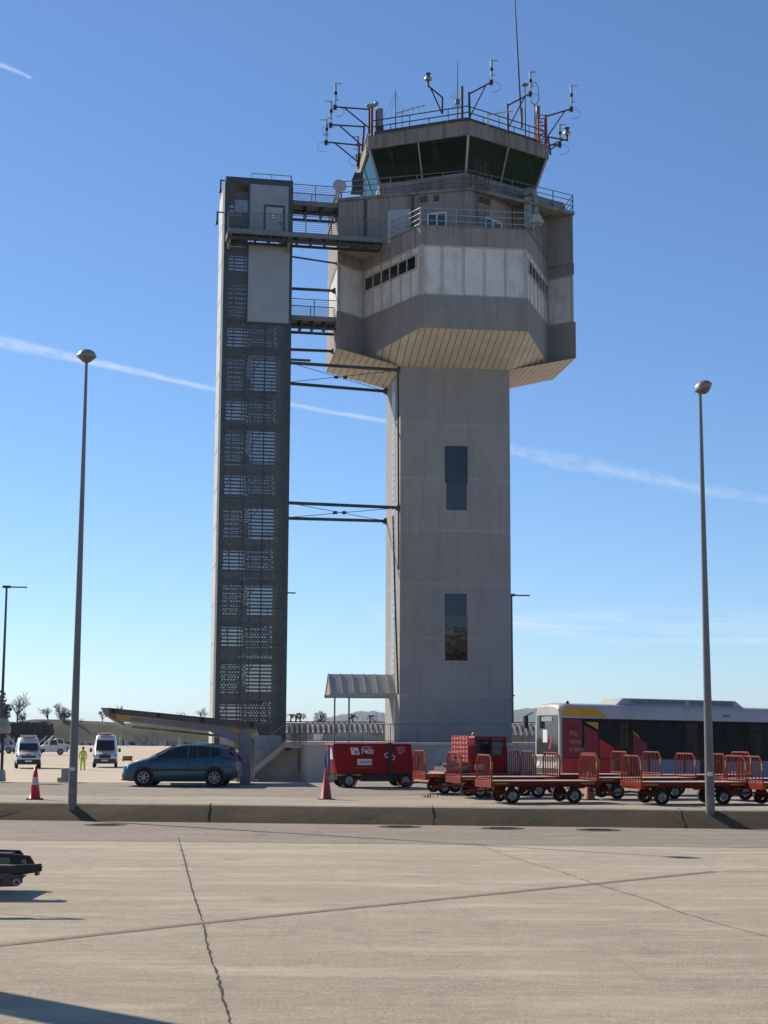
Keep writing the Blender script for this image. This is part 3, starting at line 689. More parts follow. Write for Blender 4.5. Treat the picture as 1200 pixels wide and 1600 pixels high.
# air ducts on the right of the deck
def tp(px, py, D): return w2t(at(px, py, D))
m = MB()
m.box(*(lambda a: (a.x-.25, a.x+.3, a.y-.3, a.y+.35))(tp(823, 330, 100.6)), ZD+1.5, 37.9)
p0 = Vector((4.1,-4.6,38.0)); m.path([p0, p0+Vector((.1,0,.35)), p0+Vector((.45,.1,.5)), p0+Vector((.75,.25,.3)), p0+Vector((.8,.3,-1.2))], .24, 12)
m.path([Vector((4.7,-4.0,38.1)), Vector((6.0,-3.3,38.05)), Vector((7.1,-2.75,38.05))], .34, 14); m.path([Vector((4.8,-4.1,37.78)), Vector((7.15,-2.85,37.78))], .26, 12)
m.build('air_duct', M('duct', (.24,.27,.24), .6, .2, .3, 2, dirt=(.1,.1,.08)), tower)
m = MB(); c = Vector((4.85,-4.5,36.1)); m.loft([[c+Vector((s*x, y, z)) for x, y in ((-1,-1),(1,-1),(1,1),(-1,1))] for s, y, z in ()] or [[c+Vector((-.3,-.2,.7)),c+Vector((.3,-.2,.7)),c+Vector((.3,.3,.7)),c+Vector((-.3,.3,.7))],[c+Vector((-.5,-.45,.1)),c+Vector((.5,-.45,.1)),c+Vector((.5,.4,.1)),c+Vector((-.5,.4,.1))]], close=True, smooth=False)
m.build('duct_hood', M('hood', (.5,.46,.38), .6, 0, .2, 3), tower)
# air conditioners and clutter on the balcony
def aircon(label, x, y, rz):
    t = thing('air_conditioner', label, 'air conditioner', t2w(x, y, ZD-.25), TPHI+rz, 'air conditioners on the tower balcony')
    m = MB(); m.box(-.42,.42,-.16,.16,.08,.68); m.build('casing', 'light_steel', t, bevel=.02)
    m = MB(); m.lathe([(.22,0),(.22,.012),(.03,.02),(0,.02)], (-.1,-.162,.38), (0,-1,0), 20); m.build('fan_grille', 'dark_steel', t)
    m = MB(); m.box(-.35,-.28,-.14,.14,0,.08); m.box(.28,.35,-.14,.14,0,.08); m.build('foot', 'dark_steel', t)
aircon('white air conditioner on the tower balcony between the two small windows', -.9, -7.4, 0)
aircon('pale air conditioner at the right end of the tower balcony', 3.0, -6.6, .3)
# roof railing with its red posts
hr = [Vector((*p, 42.05)) for p in hexa(6.8)]
m = MB()
for a, b in zip(hr, hr[1:]+hr[:1]):
    for r in (1.15, .72): m.tube(a+Vector((0,0,r)), b+Vector((0,0,r)), .04, 6)
    for k in range(1, 5): p = a.lerp(b, k/5); m.tube(p, p+Vector((0,0,1.15 if k % 2 == 0 else .75)), .03, 6)
    for k in range(9):
        p = a.lerp(b, (k+.5)/9); 
m.build('roof_railing', M('rail_dark', (.07,.06,.06), .6, .3, .3, 4), tower)
m = MB(); hb = [Vector((*p, 42.05)) for p in hexa(6.5)]
for a, b in zip(hb, hb[1:]+hb[:1]): m.bar(a+Vector((0,0,.36)), b+Vector((0,0,.36)), .16, .22)
for a, b in zip(hb, hb[1:]+hb[:1]):
    for k in range(4): p = a.lerp(b, k/4); m.tube(p, p+Vector((0,0,.3)), .05, 6)
m.build('roof_walkway_beam', M('walk_rust', (.11,.07,.06), .7, .2, .4, 3), tower)

# antennas: each a thing, standing on the cab roof edge
def dipole(label, tip, base, D, tube_px, side=1, low=None, foot=None):
    """bracket arm from the roof post (base px) to the aerial foot (tip px) with a folded dipole of tube_px height above"""
    b, t = at(*base, D), at(*tip, D); o = thing('antenna', label, 'antenna', b, 0, 'dipole antennas around the tower roof')
    t = t - b; h = tube_px/FPX*D*1.03; m = MB()
    lo = Vector((0,0,-1.35)) if low is None else at(*low, D) - b
    m.tube((0,0,0), t, .055, 6); m.tube(lo, t*.75, .05, 6); m.tube(lo+Vector((0,0,-.35)), (0,0,.12), .075, 8); m.build('bracket', 'rail_dark_red', o)
    m = MB(); m.tube(t+Vector((0,0,-.25)), t+Vector((0,0,.45)), .05, 6); m.tube(t+Vector((0,0,.4)), t+Vector((0,0,h*.52)), .085, 8); m.tube(t+Vector((0,0,h*.6)), t+Vector((0,0,h)), .085, 8)
    m.tube(t+Vector((0,0,h-.05)), t+Vector((side*.42,0,h-.05)), .045, 6); m.tube(t+Vector((0,0,.45)), t+Vector((side*.25,.0,.5)), .04, 6); m.build('dipole', 'aerial', o)
    m = MB(); m.tube(t+Vector((0,0,h*.5)), t+Vector((0,0,h*.62)), .12, 8); m.build('centre_joint', 'black_plastic', o); m = MB(); m.box(t.x-.13, t.x+.09, t.y-.1, t.y+.1, t.z-.2, t.z+.12); m.build('junction_box', 'black_plastic', o)
    m = MB(); m.path([t+Vector((.45*math.sin(a)*side+.15*side, 0, -.35-.35*math.cos(a))) for a in [math.pi*i/8*1.3-.3 for i in range(10)]], .014, 4); m.build('cable', 'hose', o)
M('rail_dark_red', (.075,.04,.04), .6, .2, .4, 3); M('aerial', (.42,.5,.52), .3, .6, .15, 4)
dipole('dipole antenna on the topmost of three arms left of the tower cab', (524,167), (577,171), 100.5, 40, 1, (577,200))
dipole('dipole antenna on the middle of three arms left of the tower cab', (517,195), (569,198), 100.8, 40, -1, (566,228))
dipole('dipole antenna on the lowest of three arms left of the tower cab', (510,222), (562,227), 101.2, 38, -1, (558,252))
dipole('highest dipole antenna, on an arm at the front corner of the cab roof', (768,128), (733,147), 98.2, 37, 1, (734,183))
dipole('dipole antenna over the right half of the cab roof, beside the tall whip aerial', (829,146), (793,165), 99.5, 37, 1, (794,200))
dipole('dipole antenna on an arm at the right corner of the cab roof', (893,170), (853,182), 101.5, 40, 1, (853,217))
dipole('short dipole antenna hanging low right of the cab roof next to a brass bell lamp', (875,226), (858,227), 102.5, 34, 1, (860,234))
dipole('small dipole antenna close to the left edge of the cab glazing', (559,244), (562,242), 101.5, 33, -1, (560,256))
def bell(label, top, base, low, D, wpx):
    b, t = at(*base, D), at(*top, D); o = thing('bell_lamp', label, 'lamp', b, 0, 'bell-shaped signal lamps on the tower roof'); t = t-b; r = wpx/FPX*D/2; lo = at(*low, D)-b
    m = MB(); m.tube((0,0,0), t+Vector((0,0,-r*2.4)), .055, 6); m.tube(lo, t*.85+Vector((0,0,-r*2)), .05, 6); m.tube(lo, (0,0,0), .07, 6); m.tube(t+Vector((0,0,-r*2.6)), t+Vector((0,0,-r*.7)), .07, 6); m.build('bracket', 'rail_dark_red', o)
    m = MB(); m.lathe([(r*.95,-r*.9),(r*1.0,-r*.65),(r*.55,r*.1),(r*.35,r*.55),(.02,r*.6)], t, n=18); m.lathe([(.02,-r*1.0),(r*.95,-r*.9)], t, n=18); m.build('bell_shade', M('brass', (.42,.34,.22), .3, .7, .2, 5), o)
    m = MB(); m.lathe([(.02,r*.55),(r*.7,r*.7),(r*.75,r*.85),(.02,r*.95)], t, n=14); m.build('cap', 'dark_steel', o)
bell('brass bell-shaped lamp on an arm above the left half of the cab roof', (669,120), (691,152), (691,178), 98.8, 13)
bell('brass bell-shaped lamp out on an arm right of the cab roof', (886,205), (856,214), (858,228), 102, 13)
def mast(label, px, py0, py1, D, r0=.05, r1=.02, extra=None, lean=0, mat='rail_dark', name='aerial', cat='aerial'):
    b = at(px, py1, D); h = at(px, py0, D).z - b.z; o = thing(name, label, cat, b, 0, 'thin aerials on the tower roof')
    m = MB(); m.tube((0,0,0), (lean,0,h), r0, 7, r1); m.build('pole', mat, o)
    if extra: e = MB(); extra(e, h); e.build('aerial_element', 'galvanised', o)
mast('very tall thin whip aerial rising out of the top of the picture', 815, -30, 200, 103, .07, .03, lambda e, h: e.tube((0,0,0), (0,0,1.4), .1, 8), -.45)
def spikes(e, h):
    e.tube((0,0,h*.3), (0,0,h*.36), .16, 8)
    for k in range(6): a = k*1.05; e.tube((0,0,h*.33), (.55*math.cos(a),.55*math.sin(a),h*.33+.45), .015, 4); e.tube((0,0,h*.33), (.4*math.cos(a),.4*math.sin(a),h*.33-.5), .015, 4)
mast('thin aerial with a star of short rods above the middle of the cab roof', 715, 95, 190, 103, .05, .02, spikes)
def fan(e, h):
    for k in range(5): a = -.8+k*.4; e.tube((0,0,h*.9), (a*1.1,.3*math.sin(k),h*.25), .01, 4)
mast('thin aerial with guy wires over the left part of the cab roof', 618, 138, 203, 104, .045, .02, fan)
mast('plain dark post standing at the front corner of the cab roof', 722, 135, 190, 98.6, .09, .09, None, 0, 'rail_dark_red')
mast('slim aerial with a flat disc top behind the right-hand dipole', 821, 132, 213, 101, .05, .03, lambda e, h: e.lathe([(.02,h-.08),(.26,h-.06),(.26,h),(.02,h+.04)], n=12))
mast('thin aerial with a wire loop right of the disc aerial', 836, 163, 215, 102, .06, .04, lambda e, h: e.path([(.28*math.sin(t)+.0,0,h+.75+.85*-math.cos(t)) for t in [k*math.pi/9 for k in range(19)]], .025, 5))
mast('stubby aerial with a rounded grey head at the right corner of the cab roof', 841, 165, 220, 101.5, .09, .09, lambda e, h: e.lathe([(.1,h-.9),(.15,h-.85),(.15,h-.1),(.02,h)], n=10))
# lattice stub, camera and cabinet near the corners
o = thing('roof_lattice', 'red and white lattice frame at the right corner of the cab roof', 'lattice', at(846,220,101.6), TPHI, 'roof equipment')
m = MB(); hh = 1.75
for x in (-.3,.3):
    for y in (-.3,.3): m.bar((x,y,-.6),(x,y,hh),.07,.07)
for z in (0,.6,1.2,1.7):
    for (a, b) in (((-.3,-.3),(.3,-.3)),((.3,-.3),(.3,.3)),((.3,.3),(-.3,.3)),((-.3,.3),(-.3,-.3))): m.bar((*a,z),(*b,z),.05,.05); m.bar((*a,max(0,z-.6)),(*b,z),.035,.035)
m.build('frame', M('lattice_red', (.3,.05,.045), .6, 0, .4, 3), o)
o = thing('roof_camera', 'surveillance camera head on a red post at the left corner of the cab roof', 'camera', at(581,206,100.6), TPHI, 'roof equipment')
m = MB(); m.tube((0,0,-.4),(0,0,1.75),.09,8); m.bar((.3,.1,-.3),(.3,.1,1.6),.12,.12); m.build('post', 'rail_red', o)
m = MB(); m.lathe([(.02,-.35),(.13,-.33),(.13,.3),(.02,.33)], (-.05,0,1.85), (1,0,.1), 10); m.lathe([(.02,-.16),(.12,-.12),(.16,0),(.12,.12),(.02,.16)], (.3,0,2.0), n=12); m.build('camera_head', M('cam_grey', (.3,.27,.25), .4, .2), o)
o = thing('roof_cabinet', 'small grey equipment cabinet at the left corner of the cab roof', 'cabinet', at(593,200,100.9), TPHI, 'roof equipment')
m = MB(); m.box(-.22,.22,-.2,.2,.1,1.35); m.build('casing', M('cabinet_grey', (.25,.27,.27), .5), o, bevel=.05); m = MB(); m.box(-.2,.2,-.212,-.202,.2,1.25); m.build('door', 'grey_steel', o); m = MB(); m.box(-.25,.25,-.2,.2,-.25,.1); m.build('plinth', 'dark_steel', o)
o = thing('yagi_aerial', 'pale yagi aerial with short cross rods on the right half of the cab roof railing', 'aerial', at(762,186,98.9), 0, 'thin aerials on the tower roof')
m = MB(); m.tube((0,0,-.6),(0,0,.5),.05,6); m.tube((0,0,.3),(1.7,.2,.65),.035,6)
for k in range(6): c = Vector((.25+k*.27,.03*k,.35+.055*k)); m.tube(c+Vector((.04,-.25,.28-.02*k)), c-Vector((.04,-.25,.28-.02*k)), .018, 4)
m.build('boom', 'light_steel', o)
o = thing('yagi_aerial', 'pale slanting yagi aerial over the left half of the cab roof', 'aerial', at(628,180,103), 0, 'thin aerials on the tower roof')
m = MB(); m.tube((0,0,-.9),(0,0,.4),.045,6); m.tube((-.5,0,.1),(1.6,0,.75),.035,6)
for k in range(6): c = Vector((-.35+k*.36,0,.15+.11*k)); m.tube(c+Vector((-.12,.2,.35)), c-Vector((-.12,.2,.35)), .018, 4)
m.build('boom', 'light_steel', o)
o = thing('satellite_dish', 'round grey satellite dish at the left end of the upper tower deck', 'satellite dish', at(533,312,100.0), R(12))
m = MB(); m.lathe([(.02,.0),(.3,.03),(.46,.09),(.46,.11),(.3,.06),(.02,.03)], (-.15,-.12,.85), (0,-1,.15), 24); m.build('dish', M('dish_grey', (.42,.4,.38), .6), o)
m = MB(); m.tube((0,0,-.15),(0,0,.9),.05,8); m.tube((0,0,.85),(-.15,-.1,.85),.05,6); m.build('pole', 'dark_steel', o)
o = thing('deck_equipment', 'blue-grey tarpaulin-covered box at the left foot of the cab glazing', 'equipment', at(558,300,100.9), TPHI, None)
m = MB(); m.loft([[(x*.38,y*.4,0) for x,y in ((-1,-1),(1,-1),(1,1),(-1,1))],[(x*.4,y*.4,.7) for x,y in ((-1,-1),(1,-1),(1,1),(-1,1))],[(x*.25+.05,y*.3,1.25) for x,y in ((-1,-1),(1,-1),(1,1),(-1,1))]], close=True, smooth=False)
m.build('tarpaulin', M('tarp', (.03,.045,.065), .7, 0, .3, 3), o); m = MB(); m.box(-.42,.42,-.42,.42,-.05,.02); m.build('base', 'dark_steel', o)

# ------------------------------------------------------------------ stair tower
SC, SPHI = Vector((-10.4, 98.0, 0)), R(11)
def s2w(x, y, z=0): c, s = math.cos(SPHI), math.sin(SPHI); return Vector((SC.x + x*c - y*s, SC.y + x*s + y*c, z))
M('tower_frame', (.055,.066,.065), .5, .3, .2, 2)
M('side_sheet', (.5,.48,.44), .6, .1, .12, .8, dirt=(.33,.3,.26))
M('panel_grey', (.3,.33,.35), .55, .1, .08, .8)
perforated('front_mesh', (.075,.082,.085), .2)
perforated('back_perforated', (.05,.055,.057), .85, .19, .32)
perforated('back_solid', (.05,.055,.057), .06)
M('stair_steel', (.045,.05,.05), .6, .3, .3, 3)
SW, SD, ST = 4.42, 4.2, 38.35
stw = thing('stair_tower', 'slim dark stair tower clad in perforated metal beside the control tower', 'stair tower', SC, SPHI)
for x0, y0 in ((0,0),(SW-.28,0),(0,SD-.28),(SW-.28,SD-.28)):
    m = MB(); m.box(x0, x0+.28, y0, y0+.28, -.6, ST); m.build('corner_post', 'tower_frame', stw)
m = MB()
for y in (.0, SD-.3): m.box(.281, SW-.281, y+.002, y+.3, ST-.35, ST-.002)
for x in (.0, SW-.3): m.box(x+.002, x+.3, .281, SD-.281, ST-.35, ST-.002)
m.box(.02, SW-.02, .02, SD-.02, ST-.001, ST+.06); m.build('roof_frame', 'tower_frame', stw)
m = MB(); m.box(-.03, -.004, .02, 1.6, -.5, ST-.3); m.build('side_post', 'tower_frame', stw)
m = MB(); m.box(-.03, -.004, 1.601, SD-.02, -.5, ST-.3)
for k in range(15): m.box(-.05, -.03, 1.62, SD-.1, .6+k*2.5, .66+k*2.5)
m.build('side_cladding', 'side_sheet', stw)
m = MB(); m.box(SW+.004, SW+.02, .1, SD-.1, -.5, ST-.4); m.build('side_cladding', 'back_solid', stw)
# front mesh with the openings left free: (x0,x1,z0,z1)
ZP0, ZP1, ZT0 = 28.75, 33.95, 34.45
m = MB()
for x0, x1, z0, z1 in ((.28, SW-.28, 2.4, ZP0-.1), (.28, 1.5, ZP0-.1, ZT0-.2), (.28, 1.6, 34.6, 36.05), (.28, .62, 36.05, ST-.35), (.62, 1.5, 36.9, 37.35)): m.quad((x0,.05,z0),(x1,.05,z0),(x1,.05,z1),(x0,.05,z1))
m.build('front_mesh', 'front_mesh', stw)
m = MB()
for x in (1.5, 2.75): m.box(x-.025, x+.025, .0, .06, 2.4, ZP0-.1)
for k in range(12): z = 3.4+k*2.3; m.box(.281, SW-.281, .005, .058, z-.02, z+.02)
m.build('front_mullion', 'tower_frame', stw)
bp, bl_, bs = MB(), MB(), MB(); XA, XM, XB = .28, 1.8, 3.95; yb = SD-.05
def zone(x0, x1, z0, z1, kind):
    if kind == 'p': bp.quad((x0,yb,z0),(x1,yb,z0),(x1,yb,z1),(x0,yb,z1))
    elif kind == 's': bs.quad((x0,yb,z0),(x1,yb,z0),(x1,yb,z1),(x0,yb,z1))
    else:
        z = z0
        while z < z1: bl_.box(x0, x1, yb-.05, yb, z, min(z1, z+.11)); z += .235
z = -.5; k = 0
while z < 33.6:
    zone(XA, XB, z, z+.55, 's')
    kk = int((z+.5)/5); q1 = (1.0,.55,.75,1.2,.6,.9,.7)[kk % 7]
    zone(XA, XM, z+.55, z+3.05-q1*.35, 'p'); zone(XA, XM, z+3.05-q1*.35, z+3.05, 's'); zone(XM, 2.3, z+.55+q1, z+3.05, 'p'); zone(XM, 2.3, z+.55, z+.55+q1, 's'); zone(2.3, XB, z+.55, z+3.05-.3*q1, 'l'); zone(2.3, XB, z+3.05-.3*q1, z+3.05, 'p')
    zone(XA, XB, z+3.05, z+3.5, 's'); zone(XA, 2.0, z+3.5, z+5.0, 'l'); zone(2.0, XB, z+3.5, z+5.0, 'p'); z += 5.0
bp.build('back_mesh', 'back_perforated', stw); bl_.build('back_louvre', 'stair_steel', stw); bs.build('back_panel', 'back_solid', stw)
m = MB(); m.quad((3.95,yb,-.5),(SW-.28,yb,-.5),(SW-.28,yb,ST-.3),(3.95,yb,ST-.3)); m.build('back_panel', 'back_solid', stw)
m = MB()
for x in (.75+.3, 1.72, 2.45, 3.2): m.box(x-.035, x+.035, SD-.12, SD-.06, -.5, ST-.4)
m.build('back_mullion', 'tower_frame', stw)
# flights: right-hand one climbs to the back, left-hand one climbs to the front
Z0, FH = 2.1, 5.0; k = 0
while Z0 + k*FH < 34:
    zb = Z0 + k*FH
    ld = MB(); ld.box(.3, SW-.3, .1, 1.15, zb-.32, zb); ld.build('landing', 'stair_steel', stw)
    ld = MB(); ld.box(.3, 3.3, SD-1.3, SD-.15, zb+FH/2-.28, zb+FH/2); ld.build('landing', 'stair_steel', stw)
    for side, x0, x1 in ((0, 1.95, 3.45), (1, .4, 1.7)):
        fl = MB(); n = 10
        for i in range(n):
            t = (i+.5)/n; y = 1.15+(SD-2.45)*t; z = (zb if side == 0 else zb+FH)+ (1 if side == 0 else -1)*FH/2*t
            fl.box(x0, x1, y-.15, y+.15, z-.05, z)
        for x in (x0-.03, x1+.03):
            z0_, z1_ = (zb, zb+FH/2) if side == 0 else (zb+FH, zb+FH/2)
            fl.bar((x,1.15,z0_-.1), (x,SD-1.3,z1_-.1), .05, .22)
            for h in (1.0,): fl.bar((x,1.15,z0_+h), (x,SD-1.3,z1_+h), .04, .04)
        fl.build('stair_flight', 'stair_steel', stw)
    k += 1
m = MB()
for k in range(7):
    z = 3.0+k*5; m.tube((1.45,.6,z+1.6), (2.05,.6,z+2.5), .035, 5); m.tube((2.05,.6,z+1.6), (1.45,.6,z+2.5), .035, 5)
    m.tube((.3,SD-.2,z), (3.2,SD-.2,z+4.7), .03, 5)
m.build('cross_brace', 'stair_steel', stw)
m = MB(); m.box(3.92, SW-.3, 1.2, SD-.3, -.5, ST-.4); m.build('service_shaft', 'stair_steel', stw)
# pale panels, door and windows at the top
m = MB(); m.box(1.56, SW-.18, -.05, .0, ZP0, ZP1); m.build('pale_panel', 'panel_grey', stw)
m = MB(); m.box(1.46, 1.56, -.07, .03, ZP0-.1, ZP1); m.box(SW-.18, SW-.08, -.07, .03, ZP0-.1, ZP1); m.box(1.56, SW-.18, -.07, .03, ZP0-.1, ZP0); m.build('panel_frame', 'tower_frame', stw)
DX0, DX1 = 2.64, 3.78
m = MB(); m.box(1.6, DX0-.12, .0, .06, ZT0, ST-.36); m.box(DX1+.12, SW-.29, .0, .06, ZT0, ST-.36); m.box(DX0-.12, DX1+.12, .0, .06, ZT0+2.2, ST-.36); m.build('pale_panel', 'panel_grey', stw)
m = MB(); m.box(DX0-.12, DX0, -.04, .08, ZT0, ZT0+2.2); m.box(DX1, DX1+.12, -.04, .08, ZT0, ZT0+2.2); m.box(DX0, DX1, -.04, .08, ZT0+2.08, ZT0+2.2); m.box(1.5, 1.6, -.04, .08, ZT0-.2, ST-.36); m.build('door_frame', 'tower_frame', stw)
m = MB(); m.box(DX0, DX1, .01, .06, ZT0, ZT0+2.08); dr = m.build('door', M('door_cream', (.4,.385,.36), .5), stw)
m = MB(); m.box(DX1-.3, DX1-.1, -.06, -.03, ZT0+1.0, ZT0+1.05); m.box(DX1-.14, DX1-.1, -.03, .01, ZT0+.85, ZT0+1.08); m.build('handle', 'black_plastic', dr)
m = MB(); m.box(DX0+.38, DX0+.6, -.012, .009, ZT0+1.25, ZT0+1.6); m.build('sign_plate', 'letter_white', dr)
m = MB()
for q in ((DX0+.36, DX0+.4, ZT0+1.25, ZT0+1.62), (DX0+.58, DX0+.62, ZT0+1.25, ZT0+1.62), (DX0+.4, DX0+.58, ZT0+1.22, ZT0+1.27), (DX0+.44, DX0+.54, ZT0+1.4, ZT0+1.47)): m.box(q[0], q[1], -.02, -.013, q[2], q[3])
m.build('sign_mark', M('sign_green', (.02,.14,.09), .5), dr)
m = MB(); m.box(.62, 1.5, .02, .08, 37.35, 37.42); m.box(.62, 1.5, .02, .08, ST-.43, ST-.36); m.box(.56, .62, .02, .08, 36.0, ST-.36); m.build('window_frame', 'tower_frame', stw)
m = MB(); m.quad((.62,.06,36.1),(1.5,.06,36.1),(1.5,.06,36.88),(.62,.06,36.88)); m.build('window_pane', M('pane_grey', (.2,.25,.31), .15), stw)
m = MB(); m.quad((.62,SD-.06,36.0),(1.5,SD-.06,36.0),(1.5,SD-.06,37.2),(.62,SD-.06,37.2)); m.build('back_panel', 'back_solid', stw)
m = MB(); m.quad((1.5,SD-.06,36.0),(SW-.3,SD-.06,36.0),(SW-.3,SD-.06,ST-.3),(1.5,SD-.06,ST-.3)); m.build('back_panel', 'back_solid', stw)
m = MB(); railing(m, [Vector((1.7,.1,ST+.05)), Vector((SW-.1,.1,ST+.05)), Vector((SW-.1,SD-.2,ST+.05))], .35, (.35,), .025, 1.2, .025); m.build('roof_railing', 'galvanised', stw)
for x, y, z, dx in ((-.02,.3,38.2,-.28), (-.05,.5,36.1,-.42)):
    m = MB(); m.bar((x,y,z), (x+dx,y,z), .07, .07); m.bar((x+dx,y,z+.04), (x+dx,y,z-.75), .1, .12); m.tube((x+dx,y,z-.6), (x+dx-.05,y,z-.85), .09, 8); m.build('lamp_arm', 'dark_steel', stw)
m = MB(); m.box(.3, SW-.1, .0, .06, -.5, 2.36); m.build('base_panel', M('base_grey', (.3,.33,.36), .55, .1, .1, 1), stw)

# footbridges between the two towers
def bridge(label, x0, x1, y0, y1, z, rails, depth, wires=7):
    t = thing('footbridge', label, 'footbridge', s2w(x0, y0, z), SPHI, 'footbridges between the towers'); L, W = x1-x0, y1-y0
    m = MB(); m.box(0, L, 0, W, -.12, 0); m.build('deck', 'stair_steel', t)
    m = MB(); m.box(-.01, L+.01, -.1, -.001, -.28, .04); m.box(-.01, L+.01, W+.001, W+.1, -.28, .04); m.build('edge_beam', 'bridge_grey', t)
    m = MB()
    n = max(2, round(L/.9))
    for k in range(n+1): x = L*k/n; m.box(x-.05, x+.05, 0, W, -depth, -.125)
    for y in (.1, W-.15): m.box(0, L, y-.06, y+.06, -depth-.06, -depth+.1)
    for k in range(n): m.bar((L*k/n,.2,-depth+.15), (L*(k+1)/n,W-.2,-.2), .06, .06)
    m.build('under_truss', 'stair_steel', t)
    for y in rails:
        yy = -.05 if y == 0 else W+.05; m = MB(); n = max(1, round(L/1.7))
        for k in range(n+1): m.box(L*k/n-.03, L*k/n+.03, yy-.03, yy+.03, .04, 1.15)
        for k in range(wires): m.tube((0,yy,.18+k*.135), (L,yy,.18+k*.135), .012, 4)
        m.tube((0,yy,1.15), (L,yy,1.15), .03, 6); m.build('railing', 'galvanised', t)
    return t
M('bridge_grey', (.17,.185,.18), .6, .3, .2, 3)
t = bridge('long middle footbridge passing in front of the stair tower door to the tower balcony', .1, 10.1, -1.35, -.12, 34.42, (0,), .55)
m = MB(); m.bar((4.0,.05,-.12), (4.0,1.2,-.9), .18, .22); m.bar((.15,.05,-.12), (.15,1.2,-.9), .18, .22); m.build('bracket', 'bridge_grey', t)
bridge('upper short footbridge between the stair tower roof and the upper tower deck', SW+.03, 7.6, .9, 2.5, 37.35, (0, 1), .8)
bridge('lower short footbridge below the middle one, reaching the white tower panels', SW+.03, 7.62, .9, 2.5, 29.55, (0, 1), .75)
# struts and tie rods
def strut(label, p, q, r=.1, ball=True):
    p, q = Vector(p), Vector(q); o = thing('brace_strut', label, 'strut', p, 0, 'steel struts bracing the two towers'); d = q-p
    m = MB(); m.tube((0,0,0), d, r, 10); m.build('tube', 'strut_dark', o)
    if ball: m = MB(); e = d.normalized(); m.lathe([(.02,-.3),(r*1.5,-.26),(r*2.1,-.1),(r*2.1,.05),(.02,.1)], d, e, 12); m.build('end_joint', 'strut_dark', o)
M('strut_dark', (.05,.058,.056), .5, .3, .3, 4)
strut('short strut between the towers just under the middle footbridge, upper of a pair', s2w(SW,.3,33.35), t2w(-8.1,-2.9,33.35), .06)
strut('short strut between the towers above the lower footbridge', s2w(SW,2.2,31.75), t2w(-8.15,-1.5,31.9))
strut('short strut between the towers right below the lower footbridge', s2w(SW,2.2,27.6), t2w(-8.2,-1.5,27.75))
for z, nm in ((26.2, 'high'), (17.05, 'low')):
    where = 'under the cabin' if nm == 'high' else 'at mid height of the shaft'
    a, b, c_, d_ = s2w(SW,.15,z), t2w(SX0+.02,-SY+.3,z), s2w(SW,SD-.15,z-.45), t2w(SX0,SY-.2,z)
    strut('long front strut from stair tower to shaft corner '+where, a, b, .11); strut('long rear strut from stair tower to shaft '+where, c_, d_, .11)
    o = thing('tie_rod', 'thin crossed tie rods between the two long struts '+where, 'tie rods', a, 0, 'crossed tie rods between the towers'); m = MB()
    m.tube((0,0,0), d_-a, .022, 5); m.tube(c_-a, b-a, .022, 5); m.build('rod', 'strut_dark', o)
    x_ = ((d_+a)/2 + (c_+b)/2)/2 - a; m = MB()
    for e in (-.3, .3): m.tube(x_+Vector((e-.14,0,0)), x_+Vector((e+.14,0,0)), .11, 8)
    m.build('turnbuckle', 'strut_dark', o)
strut('stub beam on top of the high front strut beside the stair tower', s2w(SW,.15,26.42), s2w(SW+1.3,.15,26.42), .08, False)

# ------------------------------------------------------------------ terrace, steps, entrance canopy
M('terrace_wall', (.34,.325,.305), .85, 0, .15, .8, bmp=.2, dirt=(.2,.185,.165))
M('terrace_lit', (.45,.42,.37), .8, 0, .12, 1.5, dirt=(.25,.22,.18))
TZ = 1.96; tl = at(480, 1160, 94.5); TA = R(4)
ter = thing('terrace', 'raised concrete terrace with railing at the foot of the control tower', 'terrace', (tl.x, 94.5, 0), TA)
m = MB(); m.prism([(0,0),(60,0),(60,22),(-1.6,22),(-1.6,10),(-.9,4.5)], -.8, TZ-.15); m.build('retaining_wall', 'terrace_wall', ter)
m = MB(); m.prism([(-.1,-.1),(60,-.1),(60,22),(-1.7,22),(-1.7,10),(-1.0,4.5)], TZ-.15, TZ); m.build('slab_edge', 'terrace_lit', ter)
m = MB(); m.bar((-.42,2.0,.2), (-.42,2.0,1.4), .5, .03, (1,.2,0)); m.build('wall_grille', 'galvanised', ter)
M('rail_grey', (.13,.14,.145), .55, .3, .2, 3)
m = MB()
def balus(mb, a, b, h, step=.14):
    a, b = Vector(a), Vector(b); n = max(1, round((b-a).length/step))
    for k in range(n+1): p = a.lerp(b, k/n); mb.bar(p, p+Vector((0,0,h)), .018 if k % 12 else .05, .018 if k % 12 else .05, (0,1,0))
    for z in (h, .1): mb.bar(a+Vector((0,0,z)), b+Vector((0,0,z)), .05, .045)
balus(m, (-.05,0,TZ), (16.3,0,TZ), 1.1); balus(m, (-.05,0,TZ), (-.95,4.4,TZ), 1.1)
m.build('railing', 'rail_grey', ter)
# steps: rise to the right along the foot of the stair tower
st0, st1 = at(385, 1222, 95.3), at(452, 1160, 95.3); stp = thing('steps', 'concrete steps with railing rising from the carport to the terrace', 'steps', (st0.x-.6, 95.3, -.45), TA)
run, rise = st1.x-st0.x+.3, TZ+.45; m = MB(); n = 14
prof = []
for k in range(n): prof += [(run*k/n, rise*k/n), (run*k/n, rise*(k+1)/n)]
prof += [(run, rise), (run+1.3, rise), (run+1.3, rise-.35), (run+.1, rise-.35), (.5, 0)]
m.ey(prof, 0, 1.5); m.build('flight', 'terrace_wall', stp)
m = MB(); m.ey([(0,0),(run,rise),(run+1.25,rise),(run+1.25,rise-.3),(run,rise-.3),(.45,0)], -.12, -.002); m.build('stringer', M('stringer_grey', (.25,.25,.25), .7), stp)
m = MB(); m.box(.8, run+1.25, 1.3, 1.5, 0, rise-.5); m.build('under_wall', 'terrace_wall', stp)
m = MB(); 
